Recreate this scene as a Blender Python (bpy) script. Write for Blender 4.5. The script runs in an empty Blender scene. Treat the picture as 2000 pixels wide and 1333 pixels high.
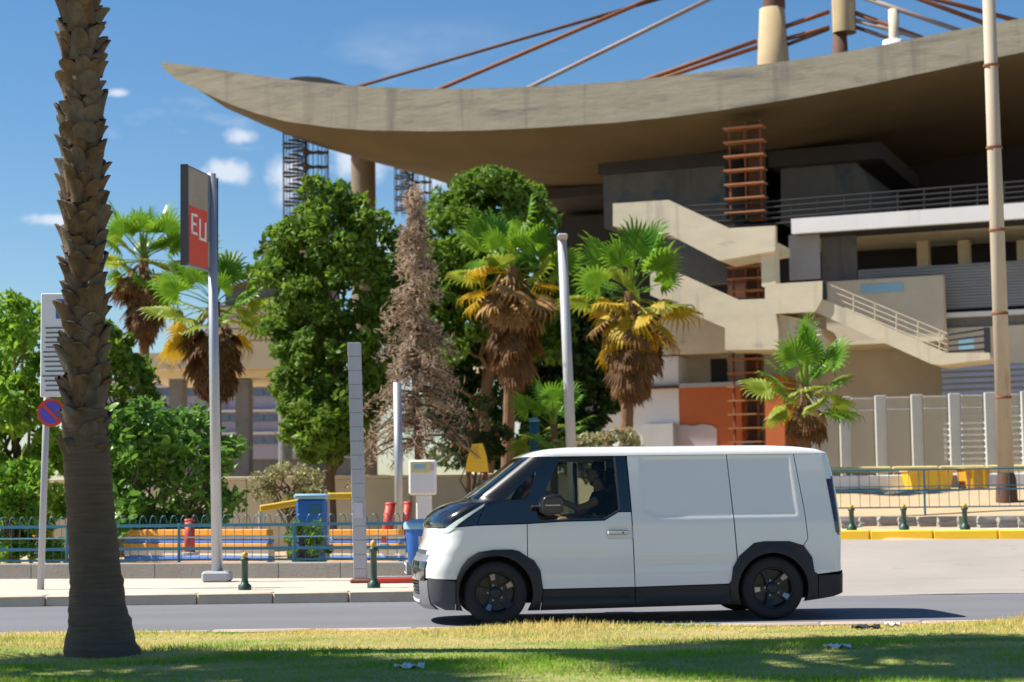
import bpy, bmesh, math, random
import numpy as np
from mathutils import Vector, Matrix, Euler
from mathutils.geometry import delaunay_2d_cdt
R = math.radians
random.seed(7); rng = np.random.default_rng(7)
sc = bpy.context.scene; COL = sc.collection

# ------------------------------------------------------------------ camera
F = 3600.0; CX, CY = 1000.0, 666.5; CAMZ = 1.35
PITCH, ROLL = math.atan(305.5 / F), R(0.75)
cd = bpy.data.cameras.new('Camera'); cam = bpy.data.objects.new('Camera', cd); COL.objects.link(cam)
cd.sensor_width = 36.0; cd.lens = F / 2000 * 36.0; cd.clip_end = 6000; cd.clip_start = .1
RC = Matrix.Rotation(R(90) + PITCH, 3, 'X') @ Matrix.Rotation(-ROLL, 3, 'Z')
cam.matrix_world = Matrix.Translation((0, 0, CAMZ)) @ RC.to_4x4()
cd.dof.use_dof = True; cd.dof.focus_distance = 20.2; cd.dof.aperture_fstop = 1.8
sc.camera = cam

# ------------------------------------------------------------------ sky and sun
SUN_EL, SUN_AZ = R(51.0), R(5.0)         # the sun stands to the left, a little behind the van
S = Vector((-math.cos(SUN_EL) * math.cos(SUN_AZ), math.cos(SUN_EL) * math.sin(SUN_AZ), math.sin(SUN_EL)))
wd = bpy.data.worlds.new('World'); sc.world = wd; wd.use_nodes = True
nt = wd.node_tree; nt.nodes.clear()
def N(t, k, **kw):
    n = t.nodes.new(k)
    for a, b in kw.items(): setattr(n, a, b)
    return n
sky = N(nt, 'ShaderNodeTexSky', sky_type='NISHITA', sun_disc=False, sun_elevation=SUN_EL,
        sun_rotation=math.atan2(S.x, S.y), air_density=1.0, dust_density=0.35, ozone_density=3.2, altitude=50)
hs = N(nt, 'ShaderNodeHueSaturation'); hs.inputs['Saturation'].default_value = 1.25; hs.inputs['Value'].default_value = .90
tc = N(nt, 'ShaderNodeTexCoord')
mp = N(nt, 'ShaderNodeMapping'); mp.inputs['Scale'].default_value = (1, 1, 2.6); mp.inputs['Location'].default_value = (3.37, .2, .1)
no = N(nt, 'ShaderNodeTexNoise'); no.inputs['Scale'].default_value = 7.5; no.inputs['Detail'].default_value = 7; no.inputs['Roughness'].default_value = .52
cr = N(nt, 'ShaderNodeValToRGB'); cr.color_ramp.elements[0].position = .60; cr.color_ramp.elements[1].position = .74
sep = N(nt, 'ShaderNodeSeparateXYZ')
mr = N(nt, 'ShaderNodeMapRange'); mr.inputs[1].default_value = .26; mr.inputs[2].default_value = .12   # fair weather cloud low over the horizon, all round
mr.clamp = True
mul = N(nt, 'ShaderNodeMath', operation='MULTIPLY')
mix = N(nt, 'ShaderNodeMixRGB'); mix.inputs[2].default_value = (7.2, 7.3, 7.6, 1)
bg = N(nt, 'ShaderNodeBackground'); bg.inputs[1].default_value = 0.075
wo = N(nt, 'ShaderNodeOutputWorld'); L = nt.links.new
puff = None
for (u_, v_, a_, b_) in ((232, 182, 34, 13), (470, 266, 46, 20), (440, 338, 70, 30), (560, 345, 50, 60), (690, 300, 110, 75), (850, 330, 90, 55), (120, 430, 90, 16)):
    d_ = (RC @ Vector(((u_ - CX) / F, -(v_ - CY) / F, -1))).normalized()
    s1 = N(nt, 'ShaderNodeVectorMath', operation='SUBTRACT'); s1.inputs[1].default_value = d_
    s2 = N(nt, 'ShaderNodeVectorMath', operation='MULTIPLY'); s2.inputs[1].default_value = (F / a_, F / a_, F / b_)
    s3 = N(nt, 'ShaderNodeVectorMath', operation='LENGTH'); s4 = N(nt, 'ShaderNodeMapRange'); s4.clamp = True
    for k_, q_ in ((1, 1.35), (2, .1), (3, 0.), (4, .62)): s4.inputs[k_].default_value = q_
    nt.links.new(tc.outputs['Generated'], s1.inputs[0]); nt.links.new(s1.outputs[0], s2.inputs[0]); nt.links.new(s2.outputs[0], s3.inputs[0]); nt.links.new(s3.outputs['Value'], s4.inputs[0])
    if puff is None: puff = s4.outputs[0]
    else:
        s5 = N(nt, 'ShaderNodeMath', operation='MAXIMUM'); nt.links.new(puff, s5.inputs[0]); nt.links.new(s4.outputs[0], s5.inputs[1]); puff = s5.outputs[0]
pn_ = N(nt, 'ShaderNodeTexNoise'); pn_.inputs['Scale'].default_value = 55; pn_.inputs['Detail'].default_value = 6; pn_.inputs['Roughness'].default_value = .55
nt.links.new(tc.outputs['Generated'], pn_.inputs['Vector'])
pa_ = N(nt, 'ShaderNodeMath', operation='ADD'); nt.links.new(puff, pa_.inputs[0]); nt.links.new(pn_.outputs[0], pa_.inputs[1])
pm_ = N(nt, 'ShaderNodeMapRange'); pm_.clamp = True; pm_.interpolation_type = 'SMOOTHSTEP'
for k_, q_ in ((1, .72), (2, 1.12), (3, 0.), (4, .66)): pm_.inputs[k_].default_value = q_
nt.links.new(pa_.outputs[0], pm_.inputs[0]); cmx = N(nt, 'ShaderNodeMath', operation='MAXIMUM')
L(sky.outputs[0], hs.inputs['Color']); L(tc.outputs['Generated'], mp.inputs[0]); L(mp.outputs[0], no.inputs['Vector'])
L(no.outputs[0], cr.inputs[0]); L(tc.outputs['Generated'], sep.inputs[0]); L(sep.outputs[2], mr.inputs[0])
L(cr.outputs[0], mul.inputs[0]); L(mr.outputs[0], mul.inputs[1]); L(mul.outputs[0], cmx.inputs[0]); L(pm_.outputs[0], cmx.inputs[1]); L(cmx.outputs[0], mix.inputs[0])
L(hs.outputs[0], mix.inputs[1]); L(mix.outputs[0], bg.inputs[0]); L(bg.outputs[0], wo.inputs[0])
sd = bpy.data.lights.new('Sun', 'SUN'); sun = bpy.data.objects.new('Sun', sd); COL.objects.link(sun)
sd.energy = 5.0; sd.angle = R(.53); sd.color = (1, .93, .82)
sun.rotation_euler = S.to_track_quat('Z', 'Y').to_euler(); sun.location = (-30, 10, 40)
vs = sc.view_settings; vs.view_transform = 'Standard'; vs.look = 'None'; vs.gamma = 1; vs.use_curve_mapping = False; vs.exposure = 0.88
sc.render.engine = 'CYCLES'; sc.cycles.use_denoising = True; sc.cycles.max_bounces = 8; sc.cycles.transparent_max_bounces = 12

# ------------------------------------------------------------------ helpers
def ray(u, v):
    return RC @ Vector(((u - CX) / F, -(v - CY) / F, -1))
def P(u, v, D):                       # the point at depth D (metres) seen at that place of the photograph
    d = ray(u, v); return Vector((d.x / d.y * D, D, CAMZ + d.z / d.y * D))
def PX(u, D): return P(u, 972, D).x
MW = {}
def tag(o, label, cat, group=None):
    o['label'] = label; o['category'] = cat
    if group: o['group'] = group
    return o
def thing(name, label, cat, loc=(0, 0, 0), rot=None, group=None):
    o = bpy.data.objects.new(name, None); COL.objects.link(o); o.empty_display_size = .1
    m = Matrix.Translation(Vector(loc))
    if rot is not None: m = m @ rot.to_4x4()
    o.matrix_world = m; MW[o.name] = m
    return tag(o, label, cat, group)
def struct(o): o['kind'] = 'structure'; return o
def obj(name, V, Fc, m, parent=None, smooth=False, local=False, loc=None):
    me = bpy.data.meshes.new(name)
    if parent is not None and not local:
        inv = np.array(MW[parent.name].inverted()); A = np.asarray(V, float)
        V = A @ inv[:3, :3].T + inv[:3, 3]
    elif loc is not None:
        V = np.asarray(V, float) - np.array(loc)
    me.from_pydata(np.asarray(V, float).tolist(), [], Fc if isinstance(Fc, list) else Fc.tolist())
    if m is not None: me.materials.append(m)
    if smooth: me.polygons.foreach_set('use_smooth', [True] * len(me.polygons))
    o = bpy.data.objects.new(name, me); COL.objects.link(o)
    if parent is not None: o.parent = parent; MW[o.name] = MW[parent.name]
    else:
        if loc is not None: o.location = loc
        MW[o.name] = Matrix.Translation(Vector(loc or (0, 0, 0)))
    return o
def autosmooth(o, ang=35):
    me = o.data; me.polygons.foreach_set('use_smooth', [True] * len(me.polygons)); me.set_sharp_from_angle(angle=R(ang)); return o
def part_copy(src, parent, mw=None):
    c = src.copy(); COL.objects.link(c); c.parent = parent
    if mw is not None: c.matrix_local = mw
    MW[c.name] = MW[parent.name]
    return c
class MB:
    def __init__(s): s.v = []; s.f = []
    def add(s, V, Fc):
        n = len(s.v); s.v += [tuple(p) for p in V]; s.f += [tuple(i + n for i in f) for f in Fc]; return s
    def box(s, c, d, m=None, ch=0.0):
        x, y, z = [q / 2 for q in d]
        if ch <= 0:
            V = [(sx * x, sy * y, sz * z) for sz in (-1, 1) for sx, sy in ((-1, -1), (1, -1), (1, 1), (-1, 1))]
            Fc = [(3, 2, 1, 0), (4, 5, 6, 7), (0, 1, 5, 4), (1, 2, 6, 5), (2, 3, 7, 6), (3, 0, 4, 7)]
        else:
            k = min(ch, x * .9, y * .9, z * .9); V = []
            for sz, i in ((-z, k), (-z + k, 0), (z - k, 0), (z, k)):
                a, b = x - i, y - i
                V += [(-a + k, -b, sz), (a - k, -b, sz), (a, -b + k, sz), (a, b - k, sz), (a - k, b, sz), (-a + k, b, sz), (-a, b - k, sz), (-a, -b + k, sz)]
            Fc = [tuple(range(7, -1, -1)), tuple(range(24, 32))]
            for r in range(3):
                for j in range(8):
                    Fc.append((r * 8 + j, r * 8 + (j + 1) % 8, r * 8 + 8 + (j + 1) % 8, r * 8 + 8 + j))
        M = m or Matrix.Identity(3); c = Vector(c)
        return s.add([c + M @ Vector(p) for p in V], Fc)
    def tube(s, pts, rad, n=8, caps=True):
        pts = [Vector(p) for p in pts]; base = len(s.v); up = None
        for i, p in enumerate(pts):
            t = (pts[min(i + 1, len(pts) - 1)] - pts[max(i - 1, 0)]).normalized()
            a = t.orthogonal().normalized() if up is None else (up - t * up.dot(t)).normalized()
            up = a; b = t.cross(a); r = rad[i] if hasattr(rad, '__len__') else rad
            for k in range(n):
                q = 2 * math.pi * k / n; s.v.append(tuple(p + (a * math.cos(q) + b * math.sin(q)) * r))
        for i in range(len(pts) - 1):
            for k in range(n):
                s.f.append((base + i * n + k, base + i * n + (k + 1) % n, base + (i + 1) * n + (k + 1) % n, base + (i + 1) * n + k))
        if caps:
            s.f.append(tuple(base + k for k in range(n - 1, -1, -1))); e = base + (len(pts) - 1) * n
            s.f.append(tuple(e + k for k in range(n)))
        return s
    def lathe(s, prof, c=(0, 0, 0), n=24, M=None):        # prof: (r, z)
        b = len(s.v); M = M or Matrix.Identity(3); c = Vector(c)
        for r, z in prof:
            for k in range(n):
                a = 2 * math.pi * k / n; s.v.append(tuple(c + M @ Vector((r * math.cos(a), r * math.sin(a), z))))
        for i in range(len(prof) - 1):
            for k in range(n):
                s.f.append((b + i * n + k, b + i * n + (k + 1) % n, b + (i + 1) * n + (k + 1) % n, b + (i + 1) * n + k))
        return s
    def prism(s, poly, fa, fb):                          # poly 2D; fa/fb map 2D to 3D
        n = len(poly); A = [fa(p) for p in poly]; B = [fb(p) for p in poly]
        Fc = [tuple(range(n)), tuple(range(2 * n - 1, n - 1, -1))] + [(i, i + n, (i + 1) % n + n, (i + 1) % n) for i in range(n)]
        return s.add(A + B, Fc)
    def build(s, name, m, parent=None, smooth=False, **k):
        o = obj(name, s.v, s.f, m, parent, smooth, **k)
        bm = bmesh.new(); bm.from_mesh(o.data); bmesh.ops.recalc_face_normals(bm, faces=bm.faces); bm.to_mesh(o.data); bm.free()
        return o
def grid(name, fn, nu, nv, m, parent=None, smooth=True, local=False):
    V = [fn(i / nu, j / nv) for j in range(nv + 1) for i in range(nu + 1)]
    Fc = [(j * (nu + 1) + i, j * (nu + 1) + i + 1, (j + 1) * (nu + 1) + i + 1, (j + 1) * (nu + 1) + i) for j in range(nv) for i in range(nu)]
    return obj(name, V, Fc, m, parent, smooth, local)

# ------------------------------------------------------------------ materials
def mat(name, col, rough=.6, metal=0., var=None, bump=None, coat=0., spec=.5, col2=None, stretch=(1, 1, 1), stain=None, streak=None, st_stretch=None):
    """var=(scale, amount) mottles the colour towards col2; stain=(scale, threshold, colour) adds dirt patches; bump=(scale, strength)"""
    m = bpy.data.materials.new(name); m.use_nodes = True; t = m.node_tree; b = t.nodes['Principled BSDF']; l = t.links.new
    b.inputs['Roughness'].default_value = rough; b.inputs['Metallic'].default_value = metal
    b.inputs['Coat Weight'].default_value = coat; b.inputs['Coat Roughness'].default_value = .03
    b.inputs['Specular IOR Level'].default_value = spec
    c = tuple(col) + (1,); b.inputs['Base Color'].default_value = c
    if not (var or bump or stain or streak): return m
    g = N(t, 'ShaderNodeNewGeometry'); mpn = N(t, 'ShaderNodeMapping'); mpn.inputs['Scale'].default_value = stretch
    l(g.outputs['Position'], mpn.inputs[0]); cur = None
    def noise(s, d=5, r=.6):
        n = N(t, 'ShaderNodeTexNoise'); n.inputs['Scale'].default_value = s; n.inputs['Detail'].default_value = d
        n.inputs['Roughness'].default_value = r; l(mpn.outputs[0], n.inputs['Vector']); return n
    if var:
        n = noise(var[0]); rp = N(t, 'ShaderNodeValToRGB'); rp.color_ramp.elements[0].position = .32; rp.color_ramp.elements[1].position = .68
        c2 = tuple(col2) if col2 else tuple(q * .55 for q in col)
        rp.color_ramp.elements[0].color = tuple(a * (1 - var[1]) + q * var[1] for a, q in zip(col, c2)) + (1,)
        rp.color_ramp.elements[1].color = c; l(n.outputs[0], rp.inputs[0]); cur = rp.outputs[0]
    if stain:
        n = noise(stain[0], 8, .7); rp = N(t, 'ShaderNodeValToRGB'); rp.color_ramp.elements[0].position = stain[1]; rp.color_ramp.elements[1].position = stain[1] + .14
        mx = N(t, 'ShaderNodeMixRGB'); mx.inputs[1].default_value = c; mx.inputs[2].default_value = tuple(stain[2]) + (1,)
        if cur: l(cur, mx.inputs[1])
        l(n.outputs[0], rp.inputs[0]); l(rp.outputs[0], mx.inputs[0]); cur = mx.outputs[0]
    if streak:                                            # drip marks (or tyre marks) drawn out along one axis
        ms = N(t, 'ShaderNodeMapping'); ms.inputs['Scale'].default_value = st_stretch or (2.2, 2.2, .16); l(g.outputs['Position'], ms.inputs[0])
        n = N(t, 'ShaderNodeTexNoise'); n.inputs['Scale'].default_value = streak[0]; n.inputs['Detail'].default_value = 7; n.inputs['Roughness'].default_value = .65; l(ms.outputs[0], n.inputs['Vector'])
        rp = N(t, 'ShaderNodeValToRGB'); rp.color_ramp.elements[0].position = streak[1]; rp.color_ramp.elements[1].position = streak[1] + .2; rp.color_ramp.elements[1].color = (.8, .8, .8, 1)
        mx = N(t, 'ShaderNodeMixRGB'); mx.inputs[1].default_value = c; mx.inputs[2].default_value = tuple(streak[2]) + (1,)
        if cur: l(cur, mx.inputs[1])
        l(n.outputs[0], rp.inputs[0]); l(rp.outputs[0], mx.inputs[0]); cur = mx.outputs[0]
    if cur: l(cur, b.inputs['Base Color'])
    if bump:
        n = noise(bump[0], 6); bn = N(t, 'ShaderNodeBump'); bn.inputs['Strength'].default_value = bump[1]; bn.inputs['Distance'].default_value = .02
        l(n.outputs[0], bn.inputs['Height']); l(bn.outputs[0], b.inputs['Normal'])
    return m
def leafmat(name, col, col2, trans=.35, rough=.55):
    m = bpy.data.materials.new(name); m.use_nodes = True; t = m.node_tree; l = t.links.new; b = t.nodes['Principled BSDF']; o = t.nodes['Material Output']
    g = N(t, 'ShaderNodeNewGeometry'); rp = N(t, 'ShaderNodeValToRGB')
    rp.color_ramp.elements[0].color = tuple(col) + (1,); rp.color_ramp.elements[1].color = tuple(col2) + (1,)
    n = N(t, 'ShaderNodeTexNoise'); n.inputs['Scale'].default_value = .9; n.inputs['Detail'].default_value = 3; l(g.outputs['Position'], n.inputs['Vector'])
    ad = N(t, 'ShaderNodeMath', operation='MULTIPLY_ADD'); ad.inputs[1].default_value = .55
    sb = N(t, 'ShaderNodeMath', operation='MULTIPLY_ADD'); sb.inputs[1].default_value = 1.3; sb.inputs[2].default_value = -.42
    l(n.outputs[0], sb.inputs[0]); l(g.outputs['Random Per Island'], ad.inputs[0]); l(sb.outputs[0], ad.inputs[2]); l(ad.outputs[0], rp.inputs[0])
    l(rp.outputs[0], b.inputs['Base Color']); b.inputs['Roughness'].default_value = rough; b.inputs['Specular IOR Level'].default_value = .35
    tr = N(t, 'ShaderNodeBsdfTranslucent'); hv = N(t, 'ShaderNodeHueSaturation'); hv.inputs['Value'].default_value = 1.35; hv.inputs['Hue'].default_value = .485
    l(rp.outputs[0], hv.inputs['Color']); l(hv.outputs[0], tr.inputs[0])
    mx = N(t, 'ShaderNodeMixShader'); mx.inputs[0].default_value = trans; l(b.outputs[0], mx.inputs[1]); l(tr.outputs[0], mx.inputs[2]); l(mx.outputs[0], o.inputs[0])
    return m
def glassmat(name, tint, rough=0., refl=1.0):
    m = bpy.data.materials.new(name); m.use_nodes = True; t = m.node_tree; l = t.links.new; t.nodes.remove(t.nodes['Principled BSDF']); o = t.nodes['Material Output']
    tr = N(t, 'ShaderNodeBsdfTransparent'); tr.inputs[0].default_value = tuple(tint) + (1,)
    gl = N(t, 'ShaderNodeBsdfGlossy'); gl.inputs['Roughness'].default_value = rough
    fr = N(t, 'ShaderNodeFresnel'); fr.inputs[0].default_value = 1.45
    ml = N(t, 'ShaderNodeMath', operation='MULTIPLY'); ml.inputs[1].default_value = refl
    mx = N(t, 'ShaderNodeMixShader'); l(fr.outputs[0], ml.inputs[0]); l(ml.outputs[0], mx.inputs[0]); l(tr.outputs[0], mx.inputs[1]); l(gl.outputs[0], mx.inputs[2]); l(mx.outputs[0], o.inputs[0])
    return m
M = {}
M['conc'] = mat('concrete', (.69, .62, .46), .85, var=(1.3, .5), col2=(.53, .47, .355), bump=(14, .25), stretch=(1, 1, 2.4), stain=(.75, .60, (.33, .31, .27)), streak=(1.0, .56, (.34, .31, .26)))
M['conc_lip'] = mat('board_marked_concrete', (.345, .32, .245), .9, var=(2.2, .7), col2=(.22, .21, .17), bump=(9, .5), stretch=(.45, .45, 3.2), stain=(.75, .53, (.17, .16, .145)), streak=(.7, .54, (.15, .14, .13)))
M['soffit'] = mat('stained_soffit', (.105, .078, .038), .9, var=(.5, .5), bump=(10, .2), stain=(.4, .6, (.10, .08, .05)))  # stained brown concrete, its tone lowered further to hold the under-roof shade
M['conc_pale'] = mat('pale_concrete', (.62, .56, .43), .85, var=(.8, .35), bump=(10, .15), stain=(1.1, .66, (.40, .36, .29)), streak=(1.0, .58, (.42, .37, .29)))
M['conc_grey'] = mat('grey_concrete', (.17, .18, .19), .85, var=(1.1, .4), bump=(10, .2), stain=(1.4, .55, (.07, .10, .15)), streak=(1.2, .55, (.10, .10, .10)))
M['graffiti'] = mat('shade_dark_graffiti_wall', (.11, .12, .13), .9, var=(1.1, .5), stain=(.9, .52, (.03, .07, .13)), streak=(1.2, .55, (.05, .05, .05)))  # graffiti concrete darkened: the shade under the roof is put into the colour
M['column_shade'] = mat('shaded_column_concrete', (.20, .165, .125), .85, var=(1.2, .4), bump=(10, .2))  # darker than the other concrete; the column's shade is in this colour
M['mast'] = mat('tan_mast_concrete', (.46, .35, .20), .85, var=(1.2, .4), bump=(10, .2), streak=(1.2, .52, (.26, .18, .10)))
M['white_wall'] = mat('white_wall', (.74, .74, .75), .8, var=(.7, .15), streak=(1.2, .6, (.5, .48, .45)))
M['orange_wall'] = mat('orange_wall', (.50, .135, .045), .8, var=(.9, .25))
M['lilac'] = mat('lilac_paint', (.56, .52, .60), .8, var=(1, .2))
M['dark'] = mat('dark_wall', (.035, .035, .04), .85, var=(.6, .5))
M['steel'] = mat('galvanised_steel', (.45, .47, .50), .45, .6, var=(3, .25))
M['grey_paint'] = mat('grey_paint', (.40, .42, .45), .5, 0, var=(2, .25))
M['rust'] = mat('rusty_steel', (.24, .085, .035), .8, var=(5, .6), bump=(30, .3))
M['rust_dark'] = mat('dark_rusty_steel', (.11, .05, .03), .8, var=(5, .5))
M['rust_lit'] = mat('rust_bright', (.42, .18, .08), .75, var=(6, .4))
M['cable_grey'] = mat('grey_cable', (.30, .26, .25), .7, var=(.8, .6), col2=(.22, .10, .06))
M['tower'] = mat('dark_tower_steel', (.075, .05, .042), .7, var=(5, .5))
M['slat'] = mat('aluminium_slat', (.60, .61, .63), .4, .3, var=(1.2, .2))
M['black_metal'] = mat('black_metal', (.02, .022, .03), .5)
M['asphalt'] = mat('asphalt', (.155, .158, .175), .85, var=(.55, .35), bump=(120, .3), stain=(.5, .60, (.125, .127, .14)), stretch=(.35, 1.6, 1), streak=(1.3, .54, (.11, .112, .124)), st_stretch=(.03, 1.4, 1))
M['asphalt2'] = mat('old_asphalt', (.33, .30, .27), .9, var=(.5, .3), bump=(110, .3), stain=(1.6, .59, (.20, .185, .17)), streak=(1.0, .53, (.25, .23, .21)), st_stretch=(.12, 1.3, 1))
M['paving'] = mat('paving', (.53, .465, .39), .85, var=(1.5, .35), bump=(30, .2))
M['kerb'] = mat('kerb_concrete', (.60, .50, .38), .85, var=(2.5, .4), bump=(40, .25))
M['kerb_pink'] = mat('kerb_pink', (.46, .35, .29), .85, var=(3, .4), bump=(40, .25))
M['kerb_yellow'] = mat('yellow_kerb_paint', (.82, .50, .012), .6, var=(3, .3), col2=(.62, .33, .03), stain=(4, .62, (.38, .28, .15)))
M['wall_low'] = mat('low_wall', (.30, .28, .25), .9, var=(2, .4), bump=(20, .3))
M['earth'] = mat('dry_earth', (.46, .34, .20), .95, var=(.6, .4), col2=(.34, .26, .15), bump=(8, .5), stain=(1.3, .64, (.27, .25, .11)))
M['lawn'] = mat('lawn_soil', (.17, .20, .035), .95, var=(.8, .85), col2=(.44, .35, .17), bump=(25, .5))
M['teal'] = mat('teal_paint', (.02, .14, .22), .45, var=(4, .3))
M['teal_light'] = mat('light_teal_paint', (.16, .33, .40), .5)
M['green_iron'] = mat('green_cast_iron', (.02, .06, .04), .45)
M['gold'] = mat('gold_paint', (.55, .33, .03), .5)
M['orange'] = mat('orange_board', (.80, .33, .03), .6, var=(3, .2))
M['blue'] = mat('blue_board', (.10, .25, .72), .6, var=(3, .25))
M['cream'] = mat('cream_board', (.80, .71, .57), .7, var=(3, .2))
M['yellow'] = mat('yellow_paint', (.78, .50, .02), .5, var=(3, .25))
M['yellow_pale'] = mat('pale_yellow_paint', (.72, .62, .26), .6, var=(3, .2))
M['red'] = mat('red_paint', (.55, .055, .03), .55, var=(4, .3))
M['bin_blue'] = mat('blue_plastic', (.012, .13, .48), .4, var=(3, .15))
M['bin_lid'] = mat('light_blue_plastic', (.25, .47, .62), .45)
M['white_paint'] = mat('white_paint', (.75, .76, .78), .5, var=(3, .1))
M['pale_post'] = mat('pale_post', (.55, .56, .54), .6, var=(2, .25))
M['sign_blue'] = mat('sign_blue', (.03, .12, .48), .5)
M['sign_purple'] = mat('sign_blue_violet', (.10, .07, .50), .5)
M['sign_red'] = mat('sign_red', (.66, .06, .02), .5, var=(4, .2))
M['sign_tan'] = mat('sign_tan', (.36, .31, .22), .5, var=(4, .35), col2=(.16, .15, .14))
M['sign_slate'] = mat('sign_slate', (.17, .20, .25), .5, var=(4, .3))
M['text_grey'] = mat('print_grey', (.16, .17, .19), .6)
M['bark'] = mat('bark', (.13, .085, .05), .9, var=(6, .5), bump=(25, .6))
M['palm_boot'] = mat('palm_leaf_base', (.16, .105, .058), .85, var=(9, .85), col2=(.03, .02, .012), bump=(45, .7), stretch=(1, 1, .6))
M['palm_boot2'] = mat('weathered_leaf_base', (.15, .125, .10), .9, var=(9, .8), col2=(.035, .028, .022), bump=(45, .7), stretch=(1, 1, .6))
M['palm_core'] = mat('palm_core', (.06, .04, .025), .95, bump=(30, .6))
M['palm_root'] = mat('palm_ringed_trunk', (.19, .14, .095), .95, var=(5, .6), col2=(.07, .05, .035), bump=(22, 1.), stretch=(.6, .6, 9))
M['palm_trunk'] = mat('palm_trunk', (.20, .115, .06), .9, var=(8, .6), bump=(30, .7), stretch=(1, 1, 3))
M['leaf'] = leafmat('leaf', (.035, .10, .012), (.17, .30, .03), .4)
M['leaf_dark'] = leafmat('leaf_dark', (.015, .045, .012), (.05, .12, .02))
M['leaf_bright'] = leafmat('leaf_bright', (.06, .19, .015), (.26, .44, .04), .45)
M['leaf_big'] = leafmat('fig_leaf', (.04, .13, .02), (.16, .33, .045), .35, .35)
M['leaf_olive'] = leafmat('olive_leaf', (.17, .18, .07), (.42, .40, .2), .25)
M['leaf_dead'] = leafmat('dead_needles', (.26, .19, .13), (.60, .49, .37), .3, .8)
M['fr_green'] = leafmat('frond_green', (.045, .16, .012), (.19, .37, .03), .4, .38)
M['fr_lime'] = leafmat('frond_lime', (.13, .23, .02), (.34, .40, .05), .35, .45)
M['fr_yellow'] = leafmat('frond_yellow', (.36, .26, .012), (.60, .44, .03), .3, .55)
M['fr_tan'] = leafmat('frond_tan', (.26, .14, .045), (.46, .29, .11), .2, .7)
M['fr_brown'] = leafmat('frond_brown', (.085, .042, .016), (.22, .115, .045), .12, .8)
M['pink'] = leafmat('pink_flower', (.5, .05, .10), (.7, .15, .2), .3)
M['orange_flower'] = leafmat('orange_flower', (.5, .12, .02), (.6, .2, .04), .3)
M['clear'] = glassmat('clear_panel', (.80, .82, .80), .05, .9)
t = M['clear'].node_tree; mo = t.nodes['Material Output']; old = mo.inputs[0].links[0].from_socket; df = N(t, 'ShaderNodeBsdfDiffuse'); df.inputs[0].default_value = (.62, .57, .47, 1); mx = N(t, 'ShaderNodeMixShader'); mx.inputs[0].default_value = .5; t.links.new(old, mx.inputs[1]); t.links.new(df.outputs[0], mx.inputs[2]); t.links.new(mx.outputs[0], mo.inputs[0])
M['van_glass'] = glassmat('van_glass', (.50, .57, .53), 0, .7)
M['wind_glass'] = glassmat('windscreen_glass', (.70, .76, .74), .08, 1.3)
M['office_glass'] = mat('office_glass', (.06, .10, .22), .12, .0, spec=.9)
M['office_panel'] = mat('office_panel', (.36, .35, .47), .5, var=(.5, .25))
M['van_white'] = mat('van_white_paint', (.80, .80, .79), .28, coat=1.0)
M['gloss_black'] = mat('gloss_black', (.006, .007, .010), .12, coat=1.0)
M['mirror_black'] = mat('satin_black', (.010, .011, .016), .3, coat=.3)
M['pillar_black'] = mat('pillar_black', (.012, .014, .02), .38)
M['clad'] = mat('black_cladding', (.016, .017, .020), .55, var=(60, .3))
M['clad_grey'] = mat('dark_grey_cladding', (.065, .07, .08), .5, var=(60, .2))
M['silver'] = mat('silver_trim', (.42, .42, .42), .33, .75)
M['rubber'] = mat('tyre_rubber', (.013, .013, .014), .75, bump=(40, .1))
M['rim'] = mat('black_rim', (.006, .006, .007), .42, 0, coat=.12)
M['rim_face'] = mat('machined_rim_face', (.34, .31, .27), .28, .9)
M['drl'] = mat('lamp_lens', (.62, .72, .68), .15, coat=1.0)
M['tail'] = mat('smoked_tail_lamp', (.03, .006, .006), .1, coat=1.0)
M['inner'] = mat('cabin_trim', (.018, .02, .024), .7)
M['inner_teal'] = mat('door_trim_teal', (.10, .22, .26), .6)
M['inner_grey'] = mat('cabin_light_trim', (.22, .24, .23), .7)
M['skin'] = mat('skin', (.50, .27, .17), .55)
M['shirt'] = mat('black_shirt', (.012, .012, .014), .85)
M['shorts'] = mat('grey_shorts', (.16, .16, .15), .9)
M['hair'] = mat('dark_hair', (.012, .009, .007), .7)

# ------------------------------------------------------------------ the ground
def sst(a, b, x): x = min(max((x - a) / (b - a), 0), 1); return x * x * (3 - 2 * x)
def wob(x, y): return math.sin(x * 1.7 + 1.3 * math.sin(y * 1.1)) * .5 + math.sin(y * 2.3 + 1.7 * math.sin(x * .6 + 2)) * .5
def sh(x): return .42 * min(max(x - 6., -4.), 5.)     # the far right kerb turns towards the road
def apron_z(y): return .54 * sst(24.5, 32.2, y)
def terr(x, y):
    w = sst(-.5, 3., x); yl = y; y = y + sh(x) * (1 - sst(38, 44, y))
    zl = .08 if yl < 30 else .13 + 1.67 * sst(45.3, 46.2, yl)
    zr = apron_z(y) - .08 if y < 32.2 else (.60 if y < 34.45 else .74 + .64 * sst(34.45, 42, y) + .42 * sst(46.65, 47.4, y))
    n = .035 * wob(x * .8, y * .8) if y > 34.8 else 0
    return zl + (zr - zl) * w + n
struct(obj('ground', [(-2500, -2500, -.1), (2500, -2500, -.1), (2500, 4000, -.1), (-2500, 4000, -.1)], [(0, 1, 2, 3)], M['earth']))
def lerp(a, b, t): return a + (b - a) * t
xs = sorted(set([-250, -150, -90, -60, -40] + list(np.arange(-28, 28.1, .5)) + [40, 60, 90, 150, 250]))
ys = [24.62, 26, 28, 29.9, 30.1, 32.1, 32.3, 34.4, 34.5] + list(np.arange(35, 44.9, .5)) + [45.2, 45.5, 45.8, 46.1, 46.5, 46.8, 47.1, 47.5, 52, 60, 75, 100, 150, 260]
tv = [(x, y, terr(x, y)) for y in ys for x in xs]; nx = len(xs)
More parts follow.
